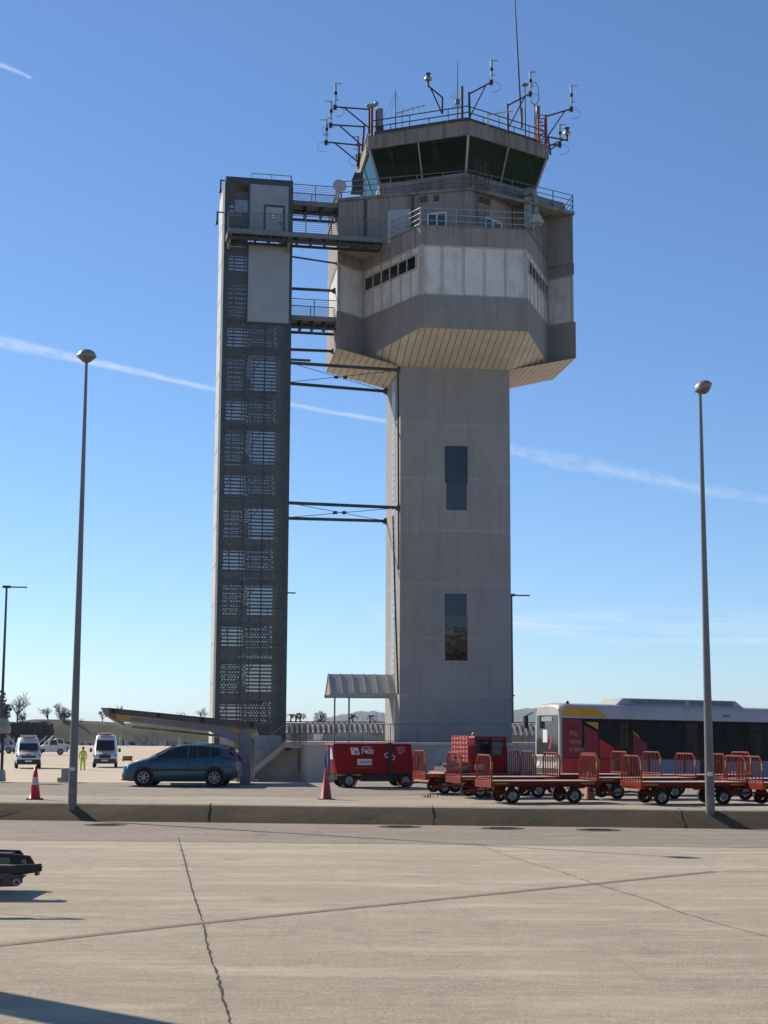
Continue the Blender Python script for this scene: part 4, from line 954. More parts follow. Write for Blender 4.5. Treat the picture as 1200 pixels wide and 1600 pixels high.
for k in range(24): t = k/24; m.bar((run*t,-.06,rise*t), (run*t,-.06,rise*t+1.1), .018 if k % 8 else .05, .018 if k % 8 else .05, (0,1,0))
for z in (1.1, .12): m.bar((0,-.06,z), (run,-.06,rise+z), .05, .05); m.bar((run,-.06,rise+z), (run+1.2,-.06,rise+z), .05, .05)
for k in range(9): m.bar((run+k*.14,-.06,rise), (run+k*.14,-.06,rise+1.1), .018, .018, (0,1,0))
m.build('railing', 'rail_grey', stp)
# gabled entrance canopy on the left of the shaft
cl_, cr_ = at(513, 1055, 103.2), at(621, 1057, 103.2)
can = thing('entrance_canopy', 'small pitched sheet-metal canopy on two posts over the tower entrance', 'canopy', (cl_.x, 103.2, TZ), TPHI)
L = (cr_.x-cl_.x)/math.cos(TPHI)+.1; zr, ze = cl_.z-TZ, cl_.z-TZ-1.28; m = MB()
m.ey([(-.08,0),(0,0)], 0, 0) if 0 else None
m.ex([(0,zr),(-1.75,ze),(-1.75,ze+.07),(0,zr+.08),(1.75,ze+.07),(1.75,ze)], -.05, L); m.build('roof_sheet', M('canopy_sheet', (.42,.42,.41), .45, .3, .1, 1.5), can)
m = MB()
for k in range(7):
    x = .02+k*(L-.1)/6; m.bar((x,-.02,zr+.1), (x,-1.76,ze+.09), .07, .06, (1,0,0)); m.bar((x,.02,zr+.1), (x,1.76,ze+.09), .07, .06, (1,0,0))
m.build('seam_rib', 'light_steel', can)
for y in (-1.85, 1.76): m = MB(); m.box(-.08, L, y, y+.09, ze-.16, ze+.1); m.build('gutter', 'light_steel', can)
m = MB(); m.add([(.02,-1.7,ze),(.02,1.7,ze),(.02,0,zr)], [(0,1,2)]); m.add([(.06,-1.7,ze),(.06,1.7,ze),(.06,0,zr)], [(0,1,2)]); m.build('gable', M('gable_wood', (.42,.24,.17), .7), can)
for px, y in ((527.5, 1.5), (541, -1.4)):
    x = (at(px, 1110, 103.2+y).x - cl_.x); m = MB(); m.bar((x,y,-.05), (x,y,ze-.1), .1, .1, (0,1,0)); m.build('post', 'galvanised', can)
m = MB(); m.box(L-.5, L-.25, -1.5, -1.25, -.05, ze-.05); m.build('door_frame', 'white_paint', can)
m = MB(); m.box(L-.24, L-.1, -1.2, .6, -.05, ze-.3); m.build('door', 'black_plastic', can)

mm = bpy.data.materials.new('rib_sheet'); mm.use_nodes = True; nn = mm.node_tree; nn.nodes.clear()
oo = nn.nodes.new('ShaderNodeOutputMaterial'); t1 = nn.nodes.new('ShaderNodeBsdfTranslucent'); t1.inputs[0].default_value = (.8,.8,.78,1); t2 = nn.nodes.new('ShaderNodeBsdfDiffuse'); t2.inputs[0].default_value = (.8,.8,.78,1)
t3 = nn.nodes.new('ShaderNodeMixShader'); t3.inputs[0].default_value = .6; nn.links.new(t2.outputs[0], t3.inputs[1]); nn.links.new(t1.outputs[0], t3.inputs[2]); nn.links.new(t3.outputs[0], oo.inputs[0]); MATS['rib_sheet'] = mm
# white ribbed vault roofs behind the terrace
perforated('vault_dark', (.06,.062,.052), .35)
def vault(label, pxa, pxb, Y, ytop, ybot, step_px):
    a, b = at(pxa, ytop, Y), at(pxb, ytop, Y); z1, z0 = a.z, at(pxa, ybot, Y).z; L = b.x-a.x
    t = thing('ribbed_shelter', label, 'shelter', (a.x, Y, 0), 0, 'long vaulted shelters behind the terrace'); Rr = 2.2; h = z1-z0
    arc = [(-Rr*math.cos(k*math.pi/16)*1.0, z0+h*math.sin(k*math.pi/16)) for k in range(0, 17)]
    m = MB(); vs = [(0,y,z) for y, z in arc]+[(L,y,z) for y, z in arc]; n = len(arc); m.add(vs, [(i,i+1,n+i+1,n+i) for i in range(n-1)]); m.build('vault_glazing', 'vault_dark', t)
    n = round((pxb-pxa)/step_px); rb = None
    for k in range(n+1):
        if rb is None:
            m = MB()
            for p, q in zip(arc, arc[1:]): m.quad((p[0]*-.16-.08,p[0]*1.03,p[1]+.05), (p[0]*-.16+.08,p[0]*1.03,p[1]+.05), (q[0]*-.16+.08,q[0]*1.03,q[1]+.05), (q[0]*-.16-.08,q[0]*1.03,q[1]+.05))
            rb = m.build('rib', 'rib_sheet', t); o = rb
        else: o = rb.copy(); C.objects.link(o); o.parent = t
        o.location.x = L*k/n
    for k in range(0, n+1, 6):
        for y in (-Rr*.9, Rr*.9): m = MB(); m.bar((L*k/n,y,-.4), (L*k/n,y,z0), .12, .12, (0,1,0)); m.build('post', 'galvanised', t)
    m = MB(); m.box(0, L, -.05, .05, z1+.05, z1+.14); m.build('ridge', 'dark_steel', t)
vault('long vaulted shelter with white curved ribs, behind the terrace railing left of the tower', 444, 640, 135, 1129.5, 1146, 8.3)
vault('vaulted shelter with white curved ribs between the tower and the bus', 770, 905, 128, 1131, 1150, 8.2)
t = thing('low_curved_shelter', 'low pale curved-roof shelter with a row of dark openings behind the terrace railing', 'shelter', at(548, 1160, 118), 0)
arc = [(-2.5+5.0*k/16, .25+.5*math.sin(k*math.pi/16)) for k in range(17)]
m = MB(); m.ey([(x,z) for x, z in arc]+[(2.5,.05),(-2.5,.05)], -1, 1); m.build('roof', 'panel_grey', t)
m = MB()
for k in range(10): m.box(-2.2+k*.44, -1.9+k*.44, -1.02, -.995, -.3, .0)
m.build('opening', 'black_plastic', t); m = MB(); m.box(-2.45, 2.45, -.98, .98, -2.3, .04); m.build('wall', M('brick_red', (.18,.09,.07), .8), t)
m = MB(); m.box(-2.75, -2.1, -1.1, 1.1, -.2, .62); m.build('end_panel', 'white_paint', t)

# ------------------------------------------------------------------ carport
Yc = 57.3; a_, b_c = at(173, 1112, Yc), at(394, 1134, Yc)
cp = thing('carport', 'cantilevered metal carport over the blue car, its roof sloping up to the left', 'carport', (b_c.x, Yc, .58), R(3)); cp.rotation_euler = (R(-4), 0, R(3))
L = b_c.x - a_.x; zr = b_c.z-.58; dz = a_.z-b_c.z; DP = 5.2
def slope(x): return zr + dz*(-x/L)
M('carport_under', (.17,.135,.095), .6, .1, .15, 1.5); M('carport_edge', (.3,.29,.28), .55, .2, .15, 2)
m = MB()
for k in range(14):
    y0, y1 = DP*k/14, DP*(k+.55)/14; zz = .05
    m.ey([(.1,slope(.1)-.02+zz),(-L,slope(-L)-.02+zz),(-L,slope(-L)+zz),(.1,slope(.1)+zz)], y0, DP*(k+1)/14)
    m.ey([(.1,slope(.1)+zz),(-L,slope(-L)+zz),(-L,slope(-L)+zz+.04),(.1,slope(.1)+zz+.04)], y0+.05, y1)
m.build('roof_sheet', 'carport_under', cp)
m = MB(); m.ey([(.12,slope(.12)-.1),(-L-.05,slope(-L)-.06),(-L-.05,slope(-L)+.14),(.12,slope(.12)+.14)], -.08, -.003); m.build('roof_edge', M('edge_brown', (.13,.11,.09), .6, .1, .2, 2), cp)
m = MB(); m.ey([(-L-.35,slope(-L)+.14),(-L-.05,slope(-L)+.14),(-L-.05,slope(-L)-.16),(-L-.15,slope(-L)-.16)], -.05, DP); m.build('gutter', 'carport_edge', cp)
for y in (.0, DP-.4):
    dr_ = .0 if y == 0 else .4
    m = MB(); m.ey([(-.05,slope(0)-.12),(-L+.3,slope(-L+.3)-.1),(-L+.3,slope(-L+.3)-.2-.06*(y == 0)),(-1.6,slope(-1.6)-(.32 if y == 0 else .2)),(-.45,slope(0)-(.65 if y == 0 else .25)),(-.05,slope(0)-(.65 if y == 0 else .25))], y+.02, y+.22); m.build('cantilever_arm', 'carport_edge', cp)
    m = MB(); m.box(-.42, -.03, y, y+.26, 0, slope(0)-.12-dr_); m.box(-.55, .1, y-.12, y+.38, 0, .06); po = m.build('post', M('carport_post', (.24,.25,.26), .5, .2, .12, 2), cp); po.rotation_euler.x = R(4)
m = MB(); m.ey([(-.25,slope(0)-.3),(-.75,slope(-.7)-.27),(-.75,slope(-.7)-.14),(-.25,slope(0)-.15)], -.0, .018); m.ey([(-L+.25,slope(-L)-.14),(-L+.75,slope(-L)-.17),(-L+.75,slope(-L)-.28),(-L+.25,slope(-L)-.26)], 0, .018); m.build('yellow_band', 'yellow_paint', cp)
m = MB(); 
for x in (-L+.12, -L*.66, -L*.35, -.02): m.box(x-.05, x+.05, -.14, -.081, slope(x)-.03, slope(x)+.13)
m.build('clip', 'black_plastic', cp)
m = MB(); m.path([(-.43,.05,2.1),(-.46,.05,1.2),(-.5,.04,.5),(-.47,-.02,.15)], .025, 6); m.build('hose', 'light_steel', cp)
m = MB(); m.box(-.85, -.6, DP-.1, DP+.1, 0, slope(-.7)-.5); po = m.build('post', M('post_cream', (.45,.4,.24), .6), cp); po.rotation_euler.x = R(4)

# ------------------------------------------------------------------ lamp posts and masts
concrete('pole_zinc', (.19,.195,.19), (.1,.1,.095), .35, None, None, .55)
def lamp_post(label, base, top_px, Y, rb, rt, tilt, rz, headr):
    t = thing('lamp_post', label, 'lamp post', base, 0, 'tall lamp posts by the bank'); h = at(*top_px, Y).z - base.z - headr*1.25
    m = MB(); m.lathe([(rb*1.0,0),(rb,.9),(rb*.93,2),(rt,h)], n=12); m.lathe([(rb*1.6,0),(rb*1.6,.03),(rb,.035)], n=12, smooth=False); m.build('pole', 'pole_zinc', t)
    m = MB(); m.box(-.06, .06, -rb*.99-.012, -rb*.5, 1.35, 1.45); m.build('sticker', 'letter_white', t)
    m = MB(); m.box(-.07, .07, -rb-.004, -rb*.6, .45, .85); m.build('hatch', 'grey_steel', t)
    hd = bpy.data.objects.new('lamp_head', None); r = headr
    m = MB(); m.lathe([(r*.99,-.01),(r*1.04,.0),(r*1.04,.03)]+[(max(.005, r*math.cos(R(a))), .03+r*.74*math.sin(R(a))) for a in (8,22,36,50,64,76,84,90)], n=28); o = m.build('lamp_cap', M('lamp_alu', (.28,.28,.27), .45, .4, .1, 5), t)
    g = MB(); g.lathe([(r*.98,-.002),(r*.8,-r*.22),(r*.45,-r*.5),(rt*1.4,-r*.62)], n=28); g2 = g.build('lamp_bowl', M('lamp_bowl', (.14,.115,.1), .15, 0, .3, 6), t)
    for q in (o, g2): q.location = (.1 if tilt else 0,0,h+r*.55); q.rotation_euler = (0, tilt, rz)
    return t
B1, B2 = atz(112,1281.5), atz(1110.5,1293.5)
lamp_post('very tall tapered grey lamp post with round domed head, left of the blue car', B1, (131,548), B1.y, .122, .04, 0, 0, .27)
lamp_post('tall tapered lamp post with tilted disc head, standing in front of the bus', B2, (1103,597), B2.y, .122, .04, R(-24), R(0), .25)
def far_mast(label, px, pyt, pyb, Y, arm):
    b = at(px, pyb, Y); h = at(px, pyt, Y).z - b.z; t = thing('floodlight_mast', label, 'light mast', b, 0, 'far light masts'); L = arm/FPX*Y
    m = MB(); m.tube((0,0,0), (0,0,h), .16, 8, .1); m.tube((0,0,h*.28), (0,0,h*.29), .26, 8); m.build('pole', 'dark_steel', t)
    m = MB(); m.bar((-.3,0,h), (L,0,h-.03), .16, .12); m.build('arm', 'dark_steel', t); m = MB(); m.box(-.35,.35,-.25,.25,h-.1,h+.12); m.build('lamp_head', 'dark_steel', t)
far_mast('far thin light mast with one arm, right against the tower shaft', 800.5, 930, 1150, 150, 29)
far_mast('far thin light mast with one arm at the left photo edge', 1, 917, 1160, 150, 32)
far_mast('far light mast mostly hidden behind the stair tower, only its arm tip showing', 440, 926, 1150, 150, 19)
t = thing('signal_box', 'hooded grey and yellow box on a slim dark post at the left photo edge', 'signal box', at(2,1221,58.5), 0)
m = MB(); m.bar((0,0,0), (0,0,2.0), .09, .09, (0,1,0)); m.build('post', 'dark_steel', t)
m = MB(); m.loft([[(-.3,-.2,1.75),(.2,-.2,1.75),(.2,.3,1.75),(-.3,.3,1.75)],[(-.35,-.25,1.95),(.22,-.25,1.95),(.22,.3,1.95),(-.35,.3,1.95)],[(-.2,-.15,2.3),(.12,-.15,2.3),(.12,.2,2.3),(-.2,.2,2.3)]], close=True, smooth=False); m.build('hood', M('hood_tan', (.36,.34,.27), .5), t)
m = MB(); m.loft([[(-.2,-.2,0),(.13,-.2,0),(.13,.2,0),(-.2,.2,0)],[(-.12,-.14,.42),(.09,-.14,.42),(.09,.14,.42),(-.12,.14,.42)]], close=True, smooth=False); m.build('foot', 'panel_grey', t)
t = thing('concrete_block', 'stepped grey concrete block on the ground behind the left lamp post', 'concrete block', at(104,1221.5,58.6), R(8))
m = MB(); m.ey([(-.33,0),(.3,0),(.3,.5),(-.15,.5),(-.19,.45),(-.19,.16),(-.33,.16)], -.25, .25); m.build('block', 'terrace_lit', t, bevel=.02)

# ------------------------------------------------------------------ cones
def cone(label, px, py, z, h, col, tilt=0, bands=True):
    b = atz(px, py, z); t = thing('traffic_cone', label, 'traffic cone', b, 0, 'traffic cones on the bank'); t.rotation_euler = (0, tilt, .2)
    r = lambda q: .165*(1-q)+.035*q; f = lambda a, b: [(r(a), h*a+.04), (r(b), h*b+.04)]
    m = MB(); m.lathe([(r(0)+.02,.035)]+f(0,.42 if bands else 1), n=20); m.lathe(f(.66,1)+[(.02,h+.035)] if bands else [(r(1),h+.04),(.02,h+.035)], n=20); m.build('cone_body', col, t)
    if bands: m = MB(); m.lathe(f(.42,.66), n=20); m.build('reflective_band', 'cone_band', t)
    m = MB(); m.prism([(-.24,-.24),(.24,-.24),(.24,.24),(-.24,.24)], 0, .04); m.build('foot', 'rubber', t, bevel=.01)
M('cone_red', (.62,.02,.03), .45, 0, .08, 6); M('cone_orange', (.4,.055,.03), .6, 0, .2, 5, dirt=(.25,.1,.06)); M('cone_band', (.5,.48,.5), .4, 0, .1, 5)
M('cone_faded', (.38,.1,.06), .7, 0, .2, 5)
cone('bright red cone with pale band on the bank edge left of the tall lamp post', 54, 1249.5, .483, .92, 'cone_red')
cone('dull orange cone at the left end of the red power unit', 509.5, 1250, .483, .9, 'cone_orange', 0, False)
cone('faded narrow orange cone in front of the baggage carts', 921, 1250.5, .49, .8, 'cone_faded', 0, False)

# ------------------------------------------------------------------ wheels and cars
def wheel(par, c, r, wd, side=-1, spokes=0, hub='hub', name='wheel', hubr=.62):
    """wheel with its axle along y; side = the outer face"""
    w_ = bpy.data.objects.new(name, None); C.objects.link(w_); w_.parent = par; w_.location = c
    m = MB(); pr = [(r*.62,-wd/2),(r*.93,-wd/2),(r,-wd*.36),(r,wd*.36),(r*.93,wd/2),(r*.62,wd/2)]; m.lathe(pr, (0,0,0), (0,1,0), 28); m.build('tyre', 'rubber', w_)
    m = MB(); y = side*wd*.5
    if spokes:
        m.lathe([(r*.63,y*.9),(r*.66,y*1.02),(r*.58,y*1.02),(r*.57,y*.7)], (0,0,0), (0,1,0), 28); m.lathe([(.01,y*1.04),(r*.16,y*1.02),(r*.17,y*.7)], (0,0,0), (0,1,0), 16)
        for k in range(spokes): a = 2*math.pi*k/spokes+.2; d = Vector((math.cos(a),0,math.sin(a))); m.bar(d*r*.1+Vector((0,y*.93,0)), d*r*.62+Vector((0,y*.95,0)), r*.11, .03, (0,1,0))
        m.build('rim', hub, w_); m = MB(); m.lathe([(.01,y*.5),(r*.62,y*.5)], (0,0,0), (0,1,0), 24); m.build('brake_disc', 'black_plastic', w_)
    else:
        m.lathe([(.01,y*.95),(r*.2,y*.93),(r*.22,y*.72),(r*hubr*.9,y*.7),(r*hubr,y*.98),(r*(hubr+.05),y*.99)], (0,0,0), (0,1,0), 24)
        m.build('rim', hub, w_)
    return w_
M('alloy', (.4,.4,.39), .35, .5, .05, 8)
def hatchback(label, loc, rz, paint):
    t = thing('parked_car', label, 'car', loc, rz)
    top = [(2.08,.60),(2.02,.72),(1.85,.80),(1.5,.88),(1.1,.955),(.6,.975),(0,.985),(-.8,1.0),(-1.5,1.03),(-1.9,1.04),(-2.02,.98),(-2.09,.78)]
    lo = [(2.08,.24),(2.02,.2),(1.85,.18),(1.5,.17),(1.1,.17),(.6,.17),(0,.17),(-.8,.17),(-1.5,.2),(-1.9,.26),(-2.02,.3),(-2.09,.36)]
    wf = [.60,.72,.80,.85,.87,.88,.88,.88,.87,.82,.78,.72]; secs = []
    for (x, zt), (_, zl), hw in zip(top, lo, wf):
        h = zt-zl; half = [(0,zl),(hw*.86,zl),(hw*.97,zl+.1*h),(hw,zl+.42*h),(hw*1.0,zl+.62*h),(hw*.965,zl+.86*h),(hw*.90,zt-.005),(hw*.6,zt+.012),(0,zt+.02)]
        secs.append([(x,y,z) for y, z in half]+[(x,-y,z) for y, z in half[-2:0:-1]])
    m = MB(); m.loft(secs, close=True)
    # cabin shell
    cab = [(1.08,.95,.80,.955),(.55,1.22,.72,.98),(.22,1.385,.655,.985),(-.25,1.46,.63,.99),(-.8,1.455,.625,1.0),(-1.3,1.42,.62,1.02),(-1.62,1.35,.61,1.03),(-1.86,1.12,.66,1.04),(-1.95,1.03,.70,1.03)]
    cs = []
    for x, zt, rw, zb in cab:
        half = [(.80 if x < 1 else .82, zb-.03), (rw+.035, zt-.06 if zt-zb > .1 else zt-.01), (rw-.03, zt-.012), (rw*.5, zt+.012), (0, zt+.018)]
        cs.append([(x,y,z) for y, z in half]+[(x,-y,z) for y, z in half[-2::-1]])
    m.loft(cs); body = m.build('body', paint, t)
    def sidey(x, z):                 # half width of the cabin side at a height
        for (a, b) in zip(cab, cab[1:]):
            if b[0] <= x <= a[0]: q = (x-b[0])/(a[0]-b[0]); zt, rw, zb = [b[i]+(a[i]-b[i])*q for i in (1,2,3)]; break
        else: zt, rw, zb = cab[-1][1:]
        k = max(0, min(1, (z-(zb-.03))/max(.05, (zt-.06-(zb-.03))))); return .80+(rw+.035-.80)*k
    for s in (-1, 1):
        for poly in ([(.90,1.0),(.42,1.25),(.15,1.36),(-.28,1.395),(-.28,1.0)], [(-.37,1.0),(-.37,1.395),(-.85,1.39),(-1.12,1.36),(-1.12,1.03)], [(-1.17,1.04),(-1.17,1.35),(-1.38,1.31),(-1.52,1.18),(-1.47,1.06)]):
            g = MB(); vs = []
            for x, z in poly: vs.append((x, s*(sidey(x,z)+.012), z))
            c = tuple(sum(v[i] for v in vs)/len(vs) for i in range(3)); c = (c[0], s*(sidey(c[0],c[2])+.018), c[2])
            g.add(vs+[c], [(i,(i+1)%len(vs),len(vs)) for i in range(len(vs))], True); g.build('side_window', 'car_glass', t)
        d = MB()
        for x in (1.0, -.33, -1.2): d.bar((x,s*.887,.30), (x,s*.885,.93), .012, .012, (1,0,0))
        d.bar((.95,s*.889,.57),(-1.15,s*.889,.58),.02,.05); d.build('door_seam', 'black_plastic', t)
        for x in (-.12, -1.0): d = MB(); d.box(x-.11, x+.11, s*.885-.025, s*.885+.025, .80, .835); d.build('door_handle', paint, t, bevel=.01)
        d = MB(); d.lathe([(.01,-.1),(.06,-.09),(.085,0),(.06,.08),(.01,.09)], (.78,s*.93,1.02), (0,1,0), 12); d.bar((.8,s*.8,.99),(.78,s*.9,1.0),.05,.05); d.build('mirror', paint, t)
        d = MB(); d.loft([[(2.03,s*.42,.60),(2.03,s*.42,.70),(1.93,s*.70,.76),(1.93,s*.72,.60)],[(2.09,s*.44,.60),(2.06,s*.44,.70),(1.8,s*.80,.80),(1.88,s*.80,.62)]], close=True, smooth=False); d.build('headlight', 'clear_lens', t)
        d = MB(); d.loft([[(-1.86,s*.80,.86),(-1.90,s*.78,1.06),(-2.03,s*.55,1.05),(-2.1,s*.55,.86)],[(-1.84,s*.83,.86),(-1.88,s*.80,1.07),(-2.06,s*.57,1.06),(-2.13,s*.57,.86)]], close=True, smooth=False); d.build('tail_light', 'red_lens', t)
        for x in (1.26, -1.32):
            d = MB(); d.lathe([(.01,.0),(.355,.0),(.37,.01),(.37,-.2),(.01,-.2)], (x,s*.882,.335), (0,s,0), 28); d.build('wheel_arch', 'black_plastic', t)
            wheel(t, (x, s*.80, .315), .315, .205, s, 7, 'alloy')
    d = MB(); d.add([(1.1,.70,.975),(1.1,-.70,.975),(.27,-.56,1.375),(.27,.56,1.375)], [(0,1,2,3)]); vs = [Vector(v)+Vector((.03,0,.03)) for v in d.v]; d.v = [tuple(v) for v in vs]; d.build('windscreen', 'car_glass', t)
    d = MB(); d.quad((-1.70,.5,1.32),(-1.70,-.5,1.32),(-1.97,-.55,1.09),(-1.97,.55,1.09)); d.build('rear_window', 'car_glass', t)
    d = MB(); d.box(1.98,2.11,-.6,.6,.27,.45); d.box(1.6,2.12,-.7,.7,.2,.25); d.box(-2.13,-1.7,-.74,.74,.30,.55); d.build('bumper', 'black_plastic', t, bevel=.02)
    d = MB(); d.box(2.10,2.125,-.26,.26,.40,.51); d.build('number_plate', 'letter_white', t)
    return t
M('car_blue', (.037,.105,.15), .3, .35, .06, 1, coat=.5); M('car_silver', (.42,.42,.4), .35, .4, .05, 1, coat=.4)
cxy = at(284.5, 1228, 55.6); zc = .59
car1 = hatchback('blue five-door hatchback parked side-on under the carport', (cxy.x, 55.6, zc), R(178), 'car_blue'); car1.scale = (.95, 1, .985)
c2 = at(292, 1228, 60.5); hatchback('pale silver car mostly hidden behind the blue hatchback', (c2.x, 60.4, .58), R(176), 'car_silver')

# vans on the far apron -------------------------------------------
M('van_white', (.62,.63,.65), .35, .05, .06, 1, coat=.3, dirt=(.5,.48,.45))
def van(label, loc, rz, wide_grille, H=2.55):
    t = thing('van', label, 'van', loc, rz, 'white vans on the far apron')
    # x forward. sections (x, zbottom, ztop, half width bottom, half width top)
    S_ = [(2.75,.42,.95,.78,.72),(2.68,.38,1.12,.9,.82),(2.35,.36,1.22,.98,.86),(1.95,.36,1.36,1.0,.88),(1.25,.36,H-.42,1.0,.80),(.95,.36,H-.12,1.0,.76),(.5,.36,H,1.0,.78),(-2.6,.36,H,1.0,.8),(-2.75,.4,H-.1,.98,.78)]
    secs = []
    for x, zb, zt, a, b in S_:
        h = zt-zb; half = [(0,zb),(a*.92,zb),(a,zb+.12*h),(a,zb+.5*h),(a*.6+b*.4,zb+.72*h),(b,zt-.08),(b*.88,zt-.01),(0,zt+.02)]
        secs.append([(x,y,z) for y, z in half]+[(x,-y,z) for y, z in half[-2:0:-1]])
    m = MB(); m.loft(secs, close=True); m.build('body', 'van_white', t)
    d = MB(); d.quad((1.98,.80,1.40),(1.98,-.80,1.40),(1.28,-.70,H-.52),(1.28,.70,H-.52)); d.v = [(x+.07,y,z+.05) for x,y,z in d.v]; d.build('windscreen', 'car_glass', t)
    for s in (-1, 1):
        d = MB(); d.quad((1.55,s*.965,1.32),(.65,s*.965,1.32),(.65,s*.90,1.86),(1.2,s*.91,1.84)); d.build('side_window', 'car_glass', t)
        d = MB(); d.loft([[(2.42,s*.93,1.12),(2.66,s*.55,1.06),(2.70,s*.55,.92),(2.5,s*.93,.94)],[(2.45,s*.97,1.14),(2.71,s*.56,1.08),(2.76,s*.56,.90),(2.54,s*.97,.92)]], close=True, smooth=False); d.build('headlight', 'headlamp', t)
        d = MB(); d.box(1.55,1.72,s*1.2-.1,s*1.2+.1,1.3,1.62); d.bar((1.6,s*.95,1.4),(1.62,s*1.15,1.42),.05,.05); d.build('mirror', 'black_plastic', t, bevel=.03)
        for x in (1.75, -1.75): wheel(t, (x, s*.9, .345), .345, .23, s)
        d = MB(); d.box(-2.4,.5,s*1.0-.004,s*1.0+.004,1.45,1.5); d.build('side_stripe', 'red_lens', t)
    d = MB()
    if wide_grille: d.box(2.72,2.765,-.48,.48,.78,1.08); d.box(2.70,2.755,-.75,.75,.42,.62)
    else: d.box(2.72,2.762,-.58,.58,.86,1.04)
    d.build('grille', 'black_plastic', t, bevel=.03)
    d = MB(); d.box(2.3,2.80,-.93,.93,.34,.74); d.build('bumper', 'black_plastic' if not wide_grille else 'bumper_grey', t, bevel=.05)
    d = MB(); d.box(2.80,2.815,-.27,.27,.55,.67); d.build('number_plate', 'letter_white', t)
    d = MB(); d.box(2.70,2.76,-.16,.16,1.10,1.2); d.build('badge', 'red_lens', t)
    d = MB(); d.box(.75,1.05,-.66,.66,H+.03,H+.2); b = d.build('beacon_bar', 'beacon', t, bevel=.03); d = MB(); d.box(.8,1.0,-.5,.5,H-.05,H+.03); d.build('bracket', 'dark_steel', b)
M('headlamp', (.12,.13,.15), .1, .3, .2, 8); M('bumper_grey', (.03,.03,.033), .5); M('beacon', (.6,.5,.42), .35, 0, .2, 8)
p = atz(42,1201,-.4); van('white van with dark bumper facing the camera at the far left', (p.x-.45, p.y+2.2, -.4), R(-90+14), False, 2.5)
p = atz(163,1199.5,-.4); van('white high-roof van with large black grille facing the camera, beside the worker in yellow', (p.x-.32, p.y+2.2, -.4), R(-90+9), True, 2.75)

# worker -----------------------------------------------------------
def skin_chain(name, verts, edges, mat, parent, root=0, sub=2):
    me = bpy.data.meshes.new(name); me.from_pydata([v[:3] for v in verts], edges, []); o = bpy.data.objects.new(name, me); C.objects.link(o); o.parent = parent
    md = o.modifiers.new('skin', 'SKIN'); md.use_smooth_shade = True
    for i, v in enumerate(verts): me.skin_vertices[0].data[i].radius = (v[3], v[4] if len(v) > 4 else v[3])
    me.skin_vertices[0].data[root].use_root = True
    s = o.modifiers.new('sub', 'SUBSURF'); s.levels = s.render_levels = sub; me.materials.append(MATS[mat] if isinstance(mat, str) else mat); return o
M('skin', (.42,.25,.17), .6, 0, .1, 8); M('hi_vis', (.55,.72,.03), .7, 0, .12, 4); M('reflective', (.65,.66,.62), .4, .2, .1, 6); M('hair', (.02,.015,.012), .8); M('boots', (.02,.018,.016), .7)
p = atz(129, 1203.5, -.4); per = thing('person', 'worker in bright yellow-green hi-vis jacket and trousers walking away on the far apron', 'person', p, R(8))
V_ = [(0,0,.95,.13,.1),(0,0,1.15,.14,.1),(0,0,1.38,.155,.1),(0,0,1.5,.07,.065),(0,.01,1.56,.052),(0,.015,1.66,.083,.095),(0,.01,1.74,.075,.085),
      (.1,0,.88,.09),(.12,.02,.5,.062),(.13,-.06,.1,.042),(.14,.06,.04,.04,.035),(-.1,0,.88,.09),(-.12,-.02,.5,.062),(-.13,.02,.1,.042),(-.14,.14,.04,.04,.035),
      (.19,0,1.42,.062),(.25,-.03,1.15,.046),(.26,.06,.92,.034),(.26,.1,.83,.03,.022),(-.19,0,1.42,.062),(-.26,-.02,1.15,.046),(-.28,.05,.92,.034),(-.28,.09,.83,.03,.022)]
E_ = [(0,1),(1,2),(2,3),(3,4),(4,5),(5,6),(0,7),(7,8),(8,9),(9,10),(0,11),(11,12),(12,13),(13,14),(2,15),(15,16),(16,17),(17,18),(2,19),(19,20),(20,21),(21,22)]
body = skin_chain('body', V_, E_, 'skin', per)
for s, hx in ((1,.26),(-1,-.28)):
    for k in range(4): b0 = Vector((hx+(k-1.5)*.004, .085+(k-1.5)*.02, .80)); m = MB(); m.tube(b0, b0+Vector((0,.012,-.05-.012*(k in (1,2)))), .009, 6, .007); m.tube(b0+Vector((0,.012,-.05-.012*(k in (1,2)))), b0+Vector((-.012*s,.02,-.08-.015*(k in (1,2)))), .008, 6, .005); m.build('finger', 'skin', body)
    m = MB(); m.tube((hx-.01*s,.12,.85),(hx-.03*s,.14,.79),.010,6,.007); m.build('thumb', 'skin', body)
J = [(0,0,.86,.175,.135),(0,0,1.1,.175,.13),(0,0,1.38,.185,.125),(0,.0,1.47,.1,.09),(.2,0,1.43,.085),(.265,-.03,1.15,.07),(.27,.05,.95,.058),(-.2,0,1.43,.085),(-.275,-.02,1.15,.07),(-.29,.04,.95,.058)]
skin_chain('jacket', J, [(0,1),(1,2),(2,3),(2,4),(4,5),(5,6),(2,7),(7,8),(8,9)], 'hi_vis', per)
skin_chain('trousers', [(0,0,.92,.165,.13),(.1,0,.82,.115),(.125,.02,.5,.09),(.135,-.05,.14,.08),(-.1,0,.82,.115),(-.125,-.02,.5,.09),(-.135,.02,.14,.08)], [(0,1),(1,2),(2,3),(0,4),(4,5),(5,6)], 'hi_vis', per)
m = MB(); m.lathe([(.182,1.02),(.184,1.08)], n=20); m.lathe([(.19,1.28),(.192,1.33)], n=20); 
for s in (-1,1): m.lathe([(.098,.42),(.1,.48)], (s*.127,0,0), n=14)
m.v = [(x,y*.78 if abs(x) < .25 and z > .6 else y,z) for x,y,z in m.v]; m.build('reflective_band', 'reflective', per)
m = MB(); m.lathe([(.09,1.63),(.1,1.70),(.085,1.77),(.04,1.815),(.005,1.825)], (0,0,0), n=16); m.v = [(x,y*1.1-.015,z) for x,y,z in m.v]; m.build('hair', 'hair', per)
m = MB()
